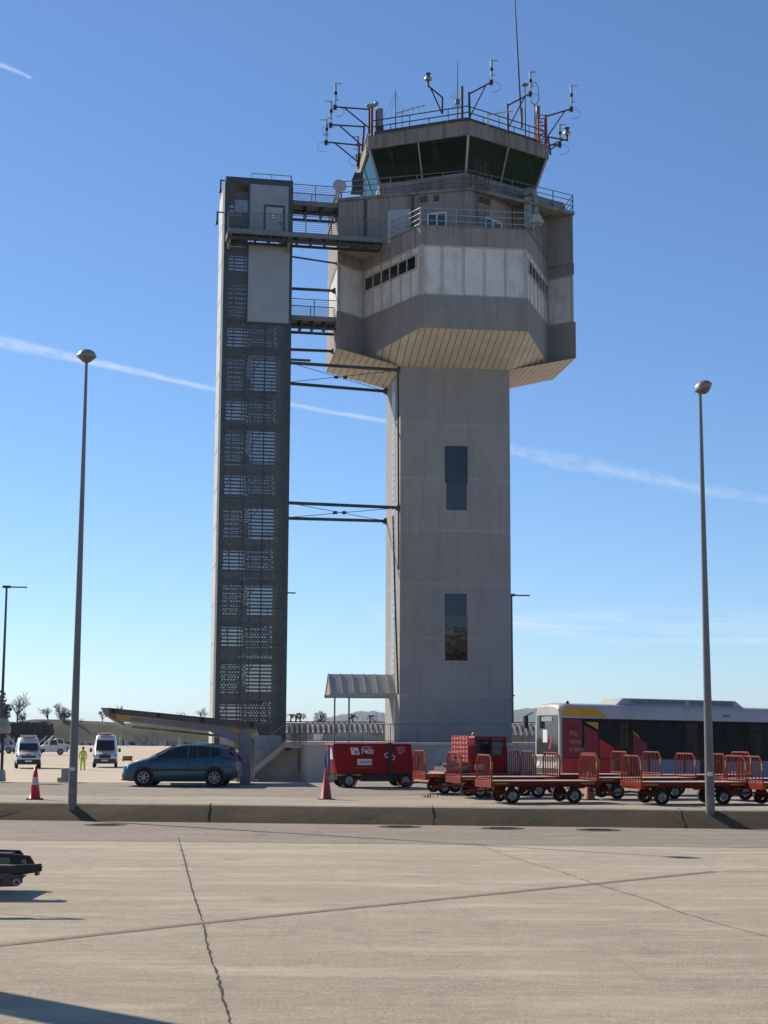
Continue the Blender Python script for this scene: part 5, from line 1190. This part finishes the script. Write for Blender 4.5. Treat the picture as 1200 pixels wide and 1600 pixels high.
for s in (-1, 1): m.box(s*.138-.05, s*.138+.05, (-.1 if s > 0 else -.04), (.16 if s > 0 else .22), .0, .09)
m.build('boots', 'boots', per, bevel=.025)

# ------------------------------------------------------------------ red battery power unit
gp = at(512, 1228, 55.2); gpu = thing('power_unit', 'red wheeled battery ground power unit with white lettering', 'power unit', (gp.x+.32, 55.0, .585), R(14))
gl = 2.78; m = MB()
hs = [(0,.42),(.03,.5),(.12,1.5),(2.62,1.5),(gl,.42)]
m.ey([(0,.44),(.12,.44),(2.9,.44),(gl+.02,.5),(2.66,1.47),(2.6,1.5),(-.12,1.5),(-.16,1.47),(.0,.5)], -.02, 1.45); m.build('housing', 'red_paint', gpu, bevel=.03)
m = MB(); m.box(.02, 2.8, .05, 1.4, .26, .43); m.box(.85, 2.0, -.01, .05, .2, .43); m.build('chassis', 'dark_steel', gpu)
for x in (.42, 2.45):
    for y, s in ((.02,-1),(1.4,1)): wheel(gpu, (x, y, .235), .235, .19, s)
m = MB()
for x in (.42, 2.45): m.lathe([(.28,-.0),(.30,-.0),(.30,.12),(.28,.12)], (x,-.03,.25), (0,1,0), 20)
m.build('mudguard', 'black_plastic', gpu)
m = MB(); m.quad((.05,.2,.6),(-.06,.2,1.35),(-.06,1.25,1.35),(.05,1.25,.6)); m.v = [(x-.06,y,z) for x,y,z in m.v]; m.build('end_label', M('end_label', (.6,.2,.17), .4, 0, .3, 5), gpu)
m = MB(); m.add([(-.08,.15,.95),(-.13,.15,1.35),(-.13,.7,1.35),(-.08,.7,.95)], [(0,1,2,3)]); m.v = [(x-.012,y,z) for x,y,z in m.v]; m.build('end_notice', 'letter_white', gpu)
m = MB(); m.box(-.26,-.19,.25,.33,.35,1.45); m.path([(-.2,.3,1.4),(-.3,.5,1.1),(-.25,.7,.7),(-.15,.8,.5)], .035, 6); m.build('cable', M('blue_cover', (.02,.12,.3), .5), gpu)
y_ = -.05
m = MB(); m.box(1.82, 1.95, -.045, -.021, .42, 1.53); m.build('strap', 'black_plastic', gpu)
m = MB(); m.ey([(.52,1.12),(.80,1.12),(.74,1.36),(.46,1.36)], -.03, -.021); m.build('logo_plate', 'letter_white', gpu)
m = MB(); m.ey([(.62,1.15),(.74,1.15),(.72,1.27),(.60,1.27)], -.036, -.031); m.ey([(.50,1.33),(.60,1.33),(.605,1.29),(.51,1.29)], -.036, -.031); m.build('logo_mark', 'logo_grey', gpu) if 'logo_grey' in MATS else m.build('logo_mark', M('logo_grey', (.2,.24,.27), .5), gpu)
text('7400', .23, 'letter_white', gpu, (.84, -.028, 1.15), bold=.004); text('BATTERY', .085, 'letter_white', gpu, (.88, -.028, 1.34))
m = MB(); m.box(.72, 1.24, -.03, -.021, .76, .97); m.build('name_plate', 'letter_white', gpu); text('SOUTH', .13, 'letter_grey', gpu, (.79, -.036, .82), bold=.002)
text('Eco Handling Equipment', .075, 'letter_gold', gpu, (.56, -.028, .65))
text('DO NOT', .07, 'letter_white', gpu, (2.14, -.028, 1.33)); text('TOW ON', .07, 'letter_white', gpu, (2.14, -.028, 1.24)); text('RAMP', .07, 'letter_white', gpu, (2.18, -.028, 1.15))
m = MB(); m.lathe([(.06,0),(.09,.0),(.09,.02),(.06,.02)], (1.78,-.022,1.1), (0,-1,0), 16); m.lathe([(.06,0),(.09,.0),(.09,.02),(.06,.02)], (1.98,-.022,1.02), (0,-1,0), 16); m.build('plug_ring', 'letter_white', gpu)
m = MB(); m.bar((gl,.5,.35),(gl+.5,.3,.3),.08,.08); m.bar((gl+.1,.3,.3),(gl+.28,.25,1.05),.06,.06); m.bar((gl+.2,.2,1.0),(gl+.32,.32,1.08),.06,.1); m.build('tow_bar', 'dark_steel', gpu)
m = MB(); m.box(-.02,.85,-.028,-.002,.40,.44); m.box(2.3,2.6,-.028,-.002,.42,.45); m.build('marker_strip', 'yellow_paint', gpu)

# ------------------------------------------------------------------ red tow tractor
tp_ = at(692, 1235, 50.8); trc = thing('tow_tractor', 'red airport tow tractor with boxy cab and slotted guard behind the baggage carts', 'tow tractor', (tp_.x, 50.8, .57), R(20)); trc.scale = (.88, 1, .93)
m = MB(); m.ey([(0,.35),(.0,.62),(.1,.72),(1.2,.78),(1.2,1.1),(2.55,1.1),(2.6,.9),(2.6,.35)], 0, 1.35); m.build('body', 'red_paint', trc, bevel=.03)
m = MB(); m.box(.2,1.05,.1,1.2,.72,.86); m.box(.35,.6,.3,.9,.86,1.0); m.bar((.1,.2,.9),(1.05,.5,.98),.06,.1); m.bar((.2,.9,.95),(.9,.7,1.05),.05,.08); m.build('engine_block', 'grey_steel', trc)
m = MB(); m.box(1.3,2.5,.0,.05,1.1,1.28); m.box(1.25,1.33,0,1.35,1.1,1.9); m.box(2.45,2.55,0,.1,1.1,1.9); m.box(2.45,2.55,1.25,1.35,1.1,1.9); m.ey([(1.22,1.84),(1.26,1.92),(2.5,1.92),(2.58,1.84)], -.03, 1.38); m.build('cab', 'red_paint', trc, bevel=.02)
for y, z in ((.02,1.28),(1.33,1.15)): m = MB(); m.quad((1.36,y,z),(2.44,y,z),(2.44,y,1.83),(1.36,y,1.83)); m.build('cab_window', 'car_window', trc)
m = MB(); m.box(1.9,1.96,.0,.04,1.1,1.84); m.build('door_pillar', 'black_plastic', trc); m = MB(); m.box(1.6,2.0,.4,.95,1.1,1.25); m.box(1.95,2.05,.4,.95,1.2,1.65); m.build('seat', 'black_plastic', trc)
m = MB(); 
for i in range(6): m.box(.98,1.02,.0,1.3,1.06+i*.15,1.13+i*.15)
for j in range(6): m.box(.965,1.02,j*.25,j*.25+.06,1.0,1.95)
m.build('slotted_guard', M('guard_red', (.6,.16,.13), .4, .1, .2, 5), trc)
m = MB(); m.box(1.25,1.62,-.012,.0,.78,.95); m.build('name_plate', 'letter_white', trc); text('SOUTH', .11, 'letter_grey', trc, (1.27,-.018,.82))
m = MB(); m.lathe([(.06,0),(.06,.08),(.02,.13)], (1.35,.3,1.92), n=10); m.build('beacon', 'orange_lens', trc)
m = MB(); m.box(2.56,2.6,.05,.35,1.15,1.55); m.build('mirror', 'black_plastic', trc)
for x in (.5, 2.1):
    for y, s in ((.06,-1),(1.3,1)): wheel(trc, (x, y, .3), .3, .22, s)

# ------------------------------------------------------------------ baggage carts
M('worn_yellow', (.3,.16,.025), .6, 0, .35, 6)
def make_cart(label, loc, rz):
    t = thing('baggage_cart', label, 'baggage cart', loc, rz, 'red baggage carts parked along the bank'); L, W, ZD_ = 3.1, 1.5, .60
    m = MB(); m.box(0,L,0,W,ZD_-.02,ZD_+.015); m.build('deck', 'ply', t)
    m = MB(); m.box(0,L,-.03,-.001,ZD_-.1,ZD_+.02); m.box(0,L,W+.001,W+.03,ZD_-.1,ZD_+.02); m.box(.1,L-.1,.35,.45,ZD_-.16,ZD_-.021); m.box(.1,L-.1,W-.45,W-.35,ZD_-.16,ZD_-.021)
    for x in (.55, 1.5, 2.5): m.box(x-.05,x+.05,.02,W-.02,ZD_-.13,ZD_-.022)
    m.build('frame', 'cart_red', t)
    for x, nm in ((-.05, 0), (L-.03, 1)):
        m = MB(); m.box(x, x+.08, -.05, W+.05, ZD_-.17, ZD_+.03); m.build('bumper', 'cart_rail' if nm == 0 else 'cart_red', t, bevel=.015)  # left bumper gets the brighter red: sunlight put into its colour
        r = .019; h0, h1 = ZD_+.03, ZD_+.73; xc = x+.04; m = MB(); ch = .16
        m.path([(xc,.02,h0),(xc,.02,h1-ch),(xc,ch+.02,h1),(xc,W-ch-.02,h1),(xc,W-.02,h1-ch),(xc,W-.02,h0)], r*1.35, 6)
        for k in range(1, 7): y = .02+(W-.04)*k/7; m.tube((xc,y,h0-.02),(xc,y,h1),r,5)
        m.tube((xc,.02,h0+.04),(xc,W-.02,h0+.04),r,5); m.build('end_gate', 'cart_rail', t)
        m = MB(); m.box(xc-.03, xc+.03, -.03, .03, ZD_+.36, ZD_+.56); m.build('tag_plate', 'worn_yellow', t)
    for x in (.05, L-.5): m = MB(); m.box(x,x+.42,-.04,-.031,ZD_-.07,ZD_-.02); m.build('marker_strip', 'worn_yellow', t)
    for x in (.62, 2.45):
        for y, s in ((.12,-1),(W-.12,1)): wheel(t, (x, y, .215), .215, .15, s, 0, 'hub', 'wheel', .5)
        m = MB(); m.tube((x,.1,.215),(x,W-.1,.215),.035,8)
        for y in (.2, W-.2): m.box(x-.09,x+.09,y-.05,y+.05,.2,ZD_-.1)
        m.lathe([(.2,0),(.22,0),(.22,.04),(.2,.04)], (x,W/2,ZD_-.14), (0,0,1), 14); m.build('axle', 'cart_red', t)
    m = MB(); m.bar((-.05,W*.5,.34),(-.62,W*.5,.3),.06,.06); m.bar((.5,W*.3,.3),(-.1,W*.5,.34),.05,.05); m.bar((.5,W*.7,.3),(-.1,W*.5,.34),.05,.05); m.lathe([(.04,-.02),(.075,-.02),(.075,.02),(.04,.02)], (-.68,W*.5,.3), n=14); m.build('tow_bar', 'cart_red', t)
    m = MB(); m.lathe([(.03,-.08),(.05,-.07),(.05,.02),(.03,.03)], (L+.1,W*.5,.36), n=10); m.box(L+.04,L+.14,W*.45,W*.55,.3,.34); m.build('hitch', 'dark_steel', t)
    return t
def cxyz(px, Y, z): q = at(px, 1230, Y); return (q.x, Y, z)
CR = R(13)
spots = [(769,44.3,.50,'nearest baggage cart, in the front row left of the faded cone, its pale deck empty'),
         (1003,43.9,.50,'baggage cart in the front row directly left of the right-hand lamp post'),
         (1193,43.7,.50,'baggage cart in the front row cut off by the right photo edge'),
         (721,47.4,.53,'baggage cart in the middle row in front of the red tractor cab'),
         (936,47.0,.53,'baggage cart in the middle row right behind the faded cone'),
         (1136,46.8,.53,'baggage cart in the middle row behind the right-hand lamp post'),
         (666,50.2,.55,'leftmost baggage cart, in the back row beside the red tractor bonnet'),
         (838,50.3,.55,'baggage cart in the back row in front of the bus windscreen'),
         (1034,50.3,.55,'baggage cart in the back row under the middle windows of the bus')]
c0 = None
for px, Y, z, lab in spots:
    loc = cxyz(px, Y, z)
    if c0 is None: c0 = make_cart(lab, loc, CR)
    else: copy_thing(c0, loc, CR + random.uniform(-.02, .02), lab)

# ------------------------------------------------------------------ airport bus
q = at(874.5, 1200, 61.5); bus = thing('airport_bus', 'white airport apron bus with dark red, red and yellow front livery', 'bus', (q.x, 61.5, .58), R(17)); bus.rotation_euler = (0, R(.7), R(17)); FX = lambda x: x if x < .3 or x > 11.5 else .89*x+.18
BL, BW, BH = 13.5, 2.5, 3.08
M('bus_white', (.52,.49,.46), .4, .05, .06, .8, coat=.2, dirt=(.33,.31,.32)); M('bus_black', (.008,.009,.011), .12, 0, .1, 2)
M('livery_red', (.6,.01,.013), .4, 0, .08, 2); M('livery_maroon', (.25,.011,.03), .4, 0, .15, 2); M('livery_yellow', (.62,.34,.02), .4, 0, .1, 2)
M('bus_blue', (.25,.28,.37), .45, 0, .05, 1, dirt=(.22,.24,.3)); M('livery_wine', (.22,.012,.035), .4, 0, .08, 2)
# front: x=0 plane faces -x ; near side is y=0
prof_ = lambda x, ins, zt: [(x,ins,.3),(x,ins*.4,.6),(x,ins*.3,2.2),(x,ins*.6+.03,zt-.22),(x,ins+.12,zt-.06),(x,ins+.35,zt),(x,BW/2,zt+.03),(x,BW-ins-.35,zt),(x,BW-ins-.12,zt-.06),(x,BW-ins*.6-.03,zt-.22),(x,BW-ins*.3,2.2),(x,BW-ins*.4,.6),(x,BW-ins,.3)]
m = MB(); m.loft([prof_(-.0,.14,BH-.14), prof_(.06,.06,BH-.05), prof_(.3,.0,BH), prof_(BL,.0,BH)], close=True); m.build('body', 'bus_white', bus)
def side(name, x0, x1, z0, z1, mat, d0=.012, d1=.0, poly=None, par=None):
    m = MB()
    if poly: m.ey([(FX(x), z) for x, z in poly], -d0, d1)
    else: m.box(FX(x0), FX(x1), -d0, d1, z0, z1)
    return m.build(name, mat, par or bus)
side('window_band', .1, BL, .95, 2.5, 'bus_black', .010)
side('skirt_panel', 3.55, 6.6, .32, .94, 'bus_blue', .012); side('skirt_panel', 7.4, 8.6, .32, .94, 'bus_blue', .012); side('skirt_panel', 9.0, BL, .32, .94, 'bus_blue', .012)
side('livery_panel', 0,0,0,0, 'livery_yellow', .014, 0, [(.12,2.93),(.12,2.62),(2.05,2.55),(1.55,2.9)])
side('livery_panel', .1, .84, .94, 2.46, 'livery_maroon', .016); side('livery_panel', .1, .84, .3, .93, 'livery_red', .016)
side('livery_panel', .86, 1.66, .3, .93, 'livery_red', .013)
side('livery_panel', 1.68, 2.36, 1.0, 1.4, 'livery_red', .0135)
side('livery_panel', 0,0,0,0, 'livery_maroon', .016, 0, [(.95,.98),(1.62,.98),(1.62,1.98),(.95,2.22)]); side('livery_panel', 0,0,0,0, 'livery_yellow', .016, 0, [(1.0,2.36),(1.62,2.36),(1.62,2.08)])
side('livery_panel', 0,0,0,0, 'livery_red', .016, 0, [(1.68,.3),(2.3,.3),(2.3,1.42),(1.68,1.72)]); 
side('livery_panel', 0,0,0,0, 'livery_wine', .016, 0, [(3.3,.98),(3.98,.98),(3.98,1.55),(3.32,1.95)]); side('livery_panel', 0,0,0,0, 'livery_yellow', .016, 0, [(3.3,2.06),(3.3,1.97),(3.6,1.8),(3.6,1.85)])
side('livery_panel', 0,0,0,0, 'livery_red', .016, 0, [(2.62,.3),(3.1,.3),(3.1,1.12),(2.62,1.3)])
for s, z in (('Yo', 1.83), ('emo', 1.53), ('a tino', 1.23)): text(s, .27, 'letter_gold', bus, (.40, -.022, z), bold=.003)
m = MB(); m.box(.1, FX(2.3), -.02, -.0162, .93, .97); m.box(.3, .8, -.02, -.0162, 2.1, 2.13); m.build('panel_seam', 'bus_black', bus)
def win(x0, x1, z0, z1, mull=(), top=None):
    g = side('window', x0, x1, z0, z1, 'bus_pane', .014); f = MB()
    x0, x1 = FX(x0), FX(x1)
    for x in mull: f.box(FX(x)-.02, FX(x)+.02, -.02, -.0145, z0, z1)
    if top: f.box(x0, x1, -.02, -.0145, top-.02, top+.02)
    f.box(x0, x1, -.018, -.0145, z0, z0+.03); f.build('frame', 'bus_black', g)
m_, n_, b_ = nodes('bus_pane'); vz = coord(n_); sx = n_.nodes.new('ShaderNodeSeparateXYZ'); n_.links.new(vz, sx.inputs[0])
b_.inputs['Base Color'].default_value = (.016,.03,.036,1); b_.inputs['Roughness'].default_value = .04; MATS['bus_pane'] = m_
bump(n_, b_, noise(n_, vz, 1.4, 2), .05, .05)
win(1.70,2.28,1.75,2.38); win(2.66,3.08,1.35,2.40,(2.86,),2.1); win(3.32,3.98,1.97,2.36); win(4.1,5.75,1.02,2.36,(4.55,4.95,5.3),2.12); win(5.85,6.5,1.02,2.36); win(6.85,7.45,.9,2.3,(7.15,)); win(7.9,8.6,.9,2.3,(8.3,)); win(9.1,11.2,1.02,2.36,(9.8,10.5),2.12)
# black pillars between the doors and windows of the near side
for x in (3.0, 3.78, 5.34, 6.1, 6.99, 8.06): m = MB(); m.box(x-.05, x+.05, -.018, -.0105, .3, 2.46); m.build('door_pillar', 'bus_black', bus)
for k, s in enumerate(((2.4,3.25,.32,.93), (6.66,7.65,.32,.93))): side('door_leaf', *s, 'bus_black', .014)
# front end
m = MB(); m.add([(-.012,.16,1.08),(-.012,BW-.16,1.08),(-.012,BW-.2,2.62),(-.012,.2,2.62)], [(0,1,2,3)]); m.add([(.02,.12,1.08),(.02,.16,2.62),(-.012,.2,2.62),(-.012,.16,1.08)], [(0,1,2,3)]); m.build('windscreen', 'bus_screen', bus) if 'bus_screen' in MATS else m.build('windscreen', M('bus_screen', (.02,.026,.026), .04, 0, .1, 2), bus)
m = MB(); m.box(-.03,-.013,.7,1.8,2.38,2.56); m.build('destination_display', 'panel_grey', bus)
m = MB(); m.box(-.022,-.014,1.2,1.65,1.55,2.05); m.build('paper_notice', 'letter_white', bus)
m = MB(); m.add([(-.02,.9,1.3),(-.02,1.05,1.3),(-.02,.75,1.85),(-.02,.7,1.8)], [(0,1,2,3)]); m.build('front_emblem', 'livery_red', bus)
m = MB(); m.box(-.16,-.0,.05,BW-.05,.98,1.06); m.build('wiper_ledge', 'light_steel', bus, bevel=.02)
m = MB(); m.box(-.04,.0,.2,BW-.2,.3,.55); m.build('front_bumper', 'bus_black', bus)
for y in (.25, BW-.55): m = MB(); m.box(-.035,-.0,y,y+.3,.62,.8); m.build('headlight', 'clear_lens', bus, bevel=.02)
m = MB(); m.bar((-.1,BW-.05,2.75),(-.35,BW+.1,2.6),.04,.04); m.box(-.45,-.3,BW+.0,BW+.2,2.1,2.6); m.build('mirror', 'black_plastic', bus)
m = MB(); m.lathe([(.07,0),(.06,.07),(.01,.1)], (.45,.3,BH-.0), n=10); m.build('roof_beacon', 'black_plastic', bus)
m = MB(); secs = [[(x0,y0,BH-.01),(x1,y0,BH-.01),(x1,y1,BH-.01),(x0,y1,BH-.01)] for x0,x1,y0,y1 in ((2.35,9.0,.3,2.2),)]
m.loft([[(2.55,.32,BH),(8.2,.32,BH),(8.2,2.2,BH),(2.55,2.2,BH)],[(2.9,.42,BH+.26),(7.9,.42,BH+.26),(7.9,2.1,BH+.26),(2.9,2.1,BH+.26)]], close=True, smooth=False); m.build('roof_unit', 'bus_white', bus)
m = MB(); m.add([(3.2,.335,BH+.06),(5.6,.335,BH+.06),(5.6,.40,BH+.22),(3.2,.40,BH+.22)], [(0,1,2,3)]); m.add([(5.8,.335,BH+.06),(7.8,.335,BH+.06),(7.8,.40,BH+.22),(5.8,.40,BH+.22)], [(0,1,2,3)]); m.v = [(x,y-.02,z) for x,y,z in m.v]; m.build('roof_vent', M('vent_grey', (.2,.21,.22), .6), bus)
text('3042', .17, 'letter_grey', bus, (7.1, -.012, 2.66))
for x in (2.35, 9.6):
    m = MB(); m.lathe([(.01,0),(.55,0),(.55,.02),(.01,.02)], (x+.6,-.015,.48), (0,-1,0), 24); m.build('wheel_arch', 'black_plastic', bus); wheel(bus, (x+.6,.12,.48), .48, .28, -1); wheel(bus, (x+.6,BW-.12,.48), .48, .28, 1)

# ------------------------------------------------------------------ dark ramp equipment at the left edge of the foreground
e0 = Vector((-5.05, 23.3, 0)); eq = thing('ramp_equipment', 'dark steel tail of ramp equipment poking in at the left photo edge', 'ramp equipment', e0, R(0))
M('eq_steel', (.03,.036,.04), .5, .4, .3, 5, dirt=(.05,.045,.04)); M('eq_grey', (.075,.085,.09), .5, .3, .2, 6)
m = MB(); m.ey([(0,.36),(-.02,.5),(-.09,.6),(-.4,.63),(-3.2,.72),(-3.2,.28),(-.5,.28)], 0, .06); m.ey([(-.75,.28),(-.57,.28),(-.45,.36),(-.47,.5),(-.54,.58),(-3.2,.66),(-3.2,.28)], 1.35, 1.41); m.build('side_plate', 'eq_steel', eq)
m = MB(); m.box(-3.2,-.6,.061,1.349,.52,.56); m.box(-.68,-.6,.061,1.349,.3,.52); m.box(-1.4,-1.3,.061,1.349,.3,.52); m.build('cross_member', 'eq_steel', eq)
m = MB(); m.box(.0,.055,-.03,.1,.32,.47); m.build('buffer', 'eq_grey', eq, bevel=.01)
m = MB(); m.ey([(-.52,.16),(-.24,.17),(-.17,.22),(-.17,.28),(-.1,.33),(-.55,.34)], -.06, -.001); m.build('lug_plate', 'eq_grey', eq); m = MB(); m.lathe([(.025,0),(.055,0),(.055,.03),(.025,.03)], (-.24,-.061,.23), (0,-1,0), 14); m.build('pin', 'light_steel', eq)
m = MB(); m.lathe([(.018,.0),(.035,.0),(.035,.012),(.018,.012)], (-.16,-.001,.515), (0,-1,0), 12); m.build('bolt_hole', 'light_steel', eq)
m = MB(); m.box(-.5,-.36,-.05,-.001,.5,.58); m.build('junction_box', M('teal_box', (.1,.17,.18), .5), eq); m = MB()
for k in range(3): m.path([(-.44+.03*k,-.03,.5),(-.4+.02*k,-.06,.42),(-.5+.05*k,-.05,.34),(-.33,-.05,.33-.01*k)], .009, 5)
m.build('cable', 'light_steel', eq)
m = MB(); m.ey([(-.85,.36),(-.52,.36),(-.54,.1),(-.62,.1),(-.78,.22)], -.09, -.07); m.box(-.85,-.55,-.07,-.001,.3,.34); m.build('mud_flap', 'eq_steel', eq)
m = MB(); m.path([(-1.0,-.05,.2),(-.85,-.06,.09),(-.72,-.06,.075),(-.62,-.06,.11)], .022, 6); m.build('hose', 'hose', eq)
m = MB(); m.box(-.9,-.7,-.02,-.001,.47,.57); m.build('tie_ring_plate', 'eq_grey', eq); m = MB(); m.lathe([(.012,0),(.035,0),(.035,.01),(.012,.01)], (-.8,-.021,.52), (0,-1,0), 10); m.build('tie_ring', 'eq_steel', eq)
sp_ = atz(128,1436); kz = .6/math.tan(SUN_EL); tip = Vector((sp_.x-.756*kz, sp_.y+.655*kz, .6)) - e0
m = MB(); m.bar(tip, tip+Vector((-2.2,-.25,-.12)), .05, .1); m.tube(tip, tip+Vector((-2.0,.9,.0)), .02, 6); m.bar(tip+Vector((-.5,-.06,-.16)), tip+Vector((-2.2,-.4,-.2)), .05, .07); m.bar(tip+Vector((-.7,-.08,-.0)), tip+Vector((-1.0,-.1,-.25)), .05, .05); m.build('draw_frame', 'eq_steel', eq)
m = MB(); m.bar((-3.0,.3,.28),(-3.0,.3,.0),.1,.1); m.bar((-3.0,1.1,.28),(-3.0,1.1,.0),.1,.1); m.build('leg', 'eq_steel', eq)
# unseen pillar added left of the frame to throw the broad apron shadow
pc = (atz(0,1549)+atz(0,1585))/2
t = thing('shadow_pillar', 'unseen thick pillar, added just outside the left photo edge throwing a broad shadow', 'pillar', (pc.x-.756*7, pc.y+.655*7, 0), 0)
m = MB(); m.lathe([(.36,0),(.36,9.3),(.3,9.4),(.02,9.4)], n=24); m.build('shaft', 'grey_steel', t); m = MB(); m.lathe([(.6,0),(.6,.06),(.37,.08)], n=24, smooth=False); m.build('foot_plate', 'dark_steel', t)

# ------------------------------------------------------------------ small far things
def tractor_far(label, px, py, Y, sc_, rz, mat):
    p = at(px, py, Y); t = thing('ground_vehicle', label, 'ground vehicle', (p.x, Y, -.4), rz, 'service vehicles on the far apron'); s = sc_
    m = MB(); m.ey([(-1.8*s,.35*s),(-1.8*s,.95*s),(-.3*s,1.0*s),(-.15*s,1.75*s),(.75*s,1.75*s),(1.0*s,1.1*s),(1.8*s,.95*s),(1.85*s,.35*s)], -.8*s, .8*s); m.build('body', mat, t, bevel=.05)
    m = MB(); m.ey([(-.05*s,1.1*s),(.02*s,1.65*s),(.68*s,1.65*s),(.85*s,1.12*s)], -.81*s, .81*s); m.build('side_window', 'car_glass', t)
    for x in (-1.15*s, 1.15*s):
        for y, q in ((-.72*s,-1),(.72*s,1)): wheel(t, (x,y,.36*s), .36*s, .25*s, q)
    m = MB(); m.bar((-1.6*s,0,1.0*s),(-.4*s,0,2.1*s),.3*s,.18*s); m.bar((-1.5*s,.3*s,.9*s),(-1.5*s,.3*s,1.9*s),.1,.1); m.build('loader_boom', 'light_steel', t)
tractor_far('pale service vehicle with raised boom just right of the left van', 78, 1170, 215, 1.2, R(12), 'van_white')
tractor_far('second pale service vehicle behind the first, near the left lamp post', 88, 1166, 255, 1.2, R(20), 'van_white')
tractor_far('grey service vehicle half hidden at the left photo edge behind the left van', 6, 1171, 230, 1.25, R(160), 'panel_grey')
rnd = random.Random(5)
for i, px in enumerate((191, 199, 216, 224, 232, 240, 248, 256, 263, 270, 277, 284)):
    p = at(px, 1164, 405); t = thing('equipment_stand', 'pale upright equipment stand in the row at the foot of the embankment', 'equipment', (p.x, 402+rnd.uniform(-3,3), -.4), rnd.uniform(-.5,.5), 'pale upright stands along the embankment')
    h = rnd.uniform(.9, 2.6); m = MB(); m.loft([[(-.5,-.4,0),(.5,-.4,0),(.5,.4,0),(-.5,.4,0)],[(-.45,-.3,h),(.1,-.3,h),(.1,.3,h),(-.45,.3,h)]], close=True, smooth=False); m.build('stand', rnd.choice(('panel_grey','grey_steel','faded_white','galvanised')), t)
for i, px in enumerate((0, 12, 62, 100, 108, 140, 186, 205, 222, 238, 255, 272, 300, 320)):
    p = at(px, 1166, 412); lab = 'low dark parked trailer in the far row under the embankment'
    t = thing('far_trailer', lab, 'trailer', (p.x, 407, -.4), rnd.uniform(-.2,.2), 'dark trailers along the foot of the embankment'); m = MB(); m.box(-1.6,1.6,-.8,.8,.5,.9); m.box(-1.5,-1.3,-.7,.7,.9,1.5); m.build('bed', 'dark_steel' if rnd.random() < .7 else 'panel_grey', t)
    m = MB()
    for x in (-1,1): m.lathe([(.01,-.8),(.35,-.8),(.35,.8),(.01,.8)], (x,0,.35), (0,1,0), 10)
    m.build('wheels', 'rubber', t)
p = atz(199,1189,-.4); t = thing('marker_board', 'small dark orange marker board lying on the far apron right of the second van', 'marker board', (p.x, p.y, -.4), 0)
m = MB(); m.obox((0,0,.28),(.5,.1,0),(0,.05,0),(.05,0,.25)); m.build('board', M('board_orange', (.3,.09,.03), .6), t); m = MB(); m.box(-.5,-.4,-.3,.3,0,.06); m.box(.4,.5,-.3,.3,0,.06); m.build('foot', 'dark_steel', t)
p = at(40,1128,395); t = thing('dark_hedge', 'long dark hedge standing in front of the embankment at the left', 'hedge', (at(-40,1150,405).x, 405, -.5), 0)
m = MB(); L = at(82,1150,405).x - at(-40,1150,405).x; rr = random.Random(3)
for _ in range(4200):
    c = Vector((rr.random()*L, rr.uniform(-1.2,1.2), rr.random()**.8*5.6)); a = Vector((rr.gauss(0,1),rr.gauss(0,1),rr.gauss(0,1))).normalized(); b = a.orthogonal(); s = rr.uniform(.25,.6); m.quad(c+a*s,c+b*s*.7,c-a*s,c-b*s*.7)
m.build('foliage', M('hedge_leaf', (.022,.03,.028), .9, 0, .4, .5), t); m = MB(); m.box(0, L, -.7, .7, 0, 5.2); m.build('inner_branches', 'hedge_leaf', t)
# weeds at the bank edge
m = MB(); rr = random.Random(9)
for px, py, n in ((760,1246,60),(765,1247,50),(756,1247,30),(668,1247,20),(962,1262,40),(966,1270,30)):
    c = atz(px, py, .49 if py < 1255 else .3)
    for _ in range(n):
        a = c + Vector((rr.gauss(0,.12), rr.gauss(0,.08), 0)); d = Vector((rr.gauss(0,.06), rr.gauss(0,.06), rr.uniform(.06,.2))); s = Vector((.012, 0, 0)); m.quad(a-s, a+s, a+d+s*.2, a+d-s*.2)
struct(m.build('weeds', M('weed_green', (.1,.11,.03), .9, 0, .4, 4)), 'tufts of weeds along the bank edge', 'stuff')

# ------------------------------------------------------------------ haze: the air over the plain
m = MB(); m.box(-9000, 9000, -900, 11200, -2, 128)
hz = m.build('haze', bpy.data.materials.new('haze_air')); struct(hz, 'thin pale haze over the whole plain', 'stuff')
hm = hz.data.materials[0]; hm.use_nodes = True; n = hm.node_tree; n.nodes.clear()
o = n.nodes.new('ShaderNodeOutputMaterial'); v = n.nodes.new('ShaderNodeVolumePrincipled'); v.inputs['Color'].default_value = (.7,.84,1,1); v.inputs['Density'].default_value = .000065; v.inputs['Anisotropy'].default_value = .3
n.links.new(v.outputs[0], o.inputs['Volume'])
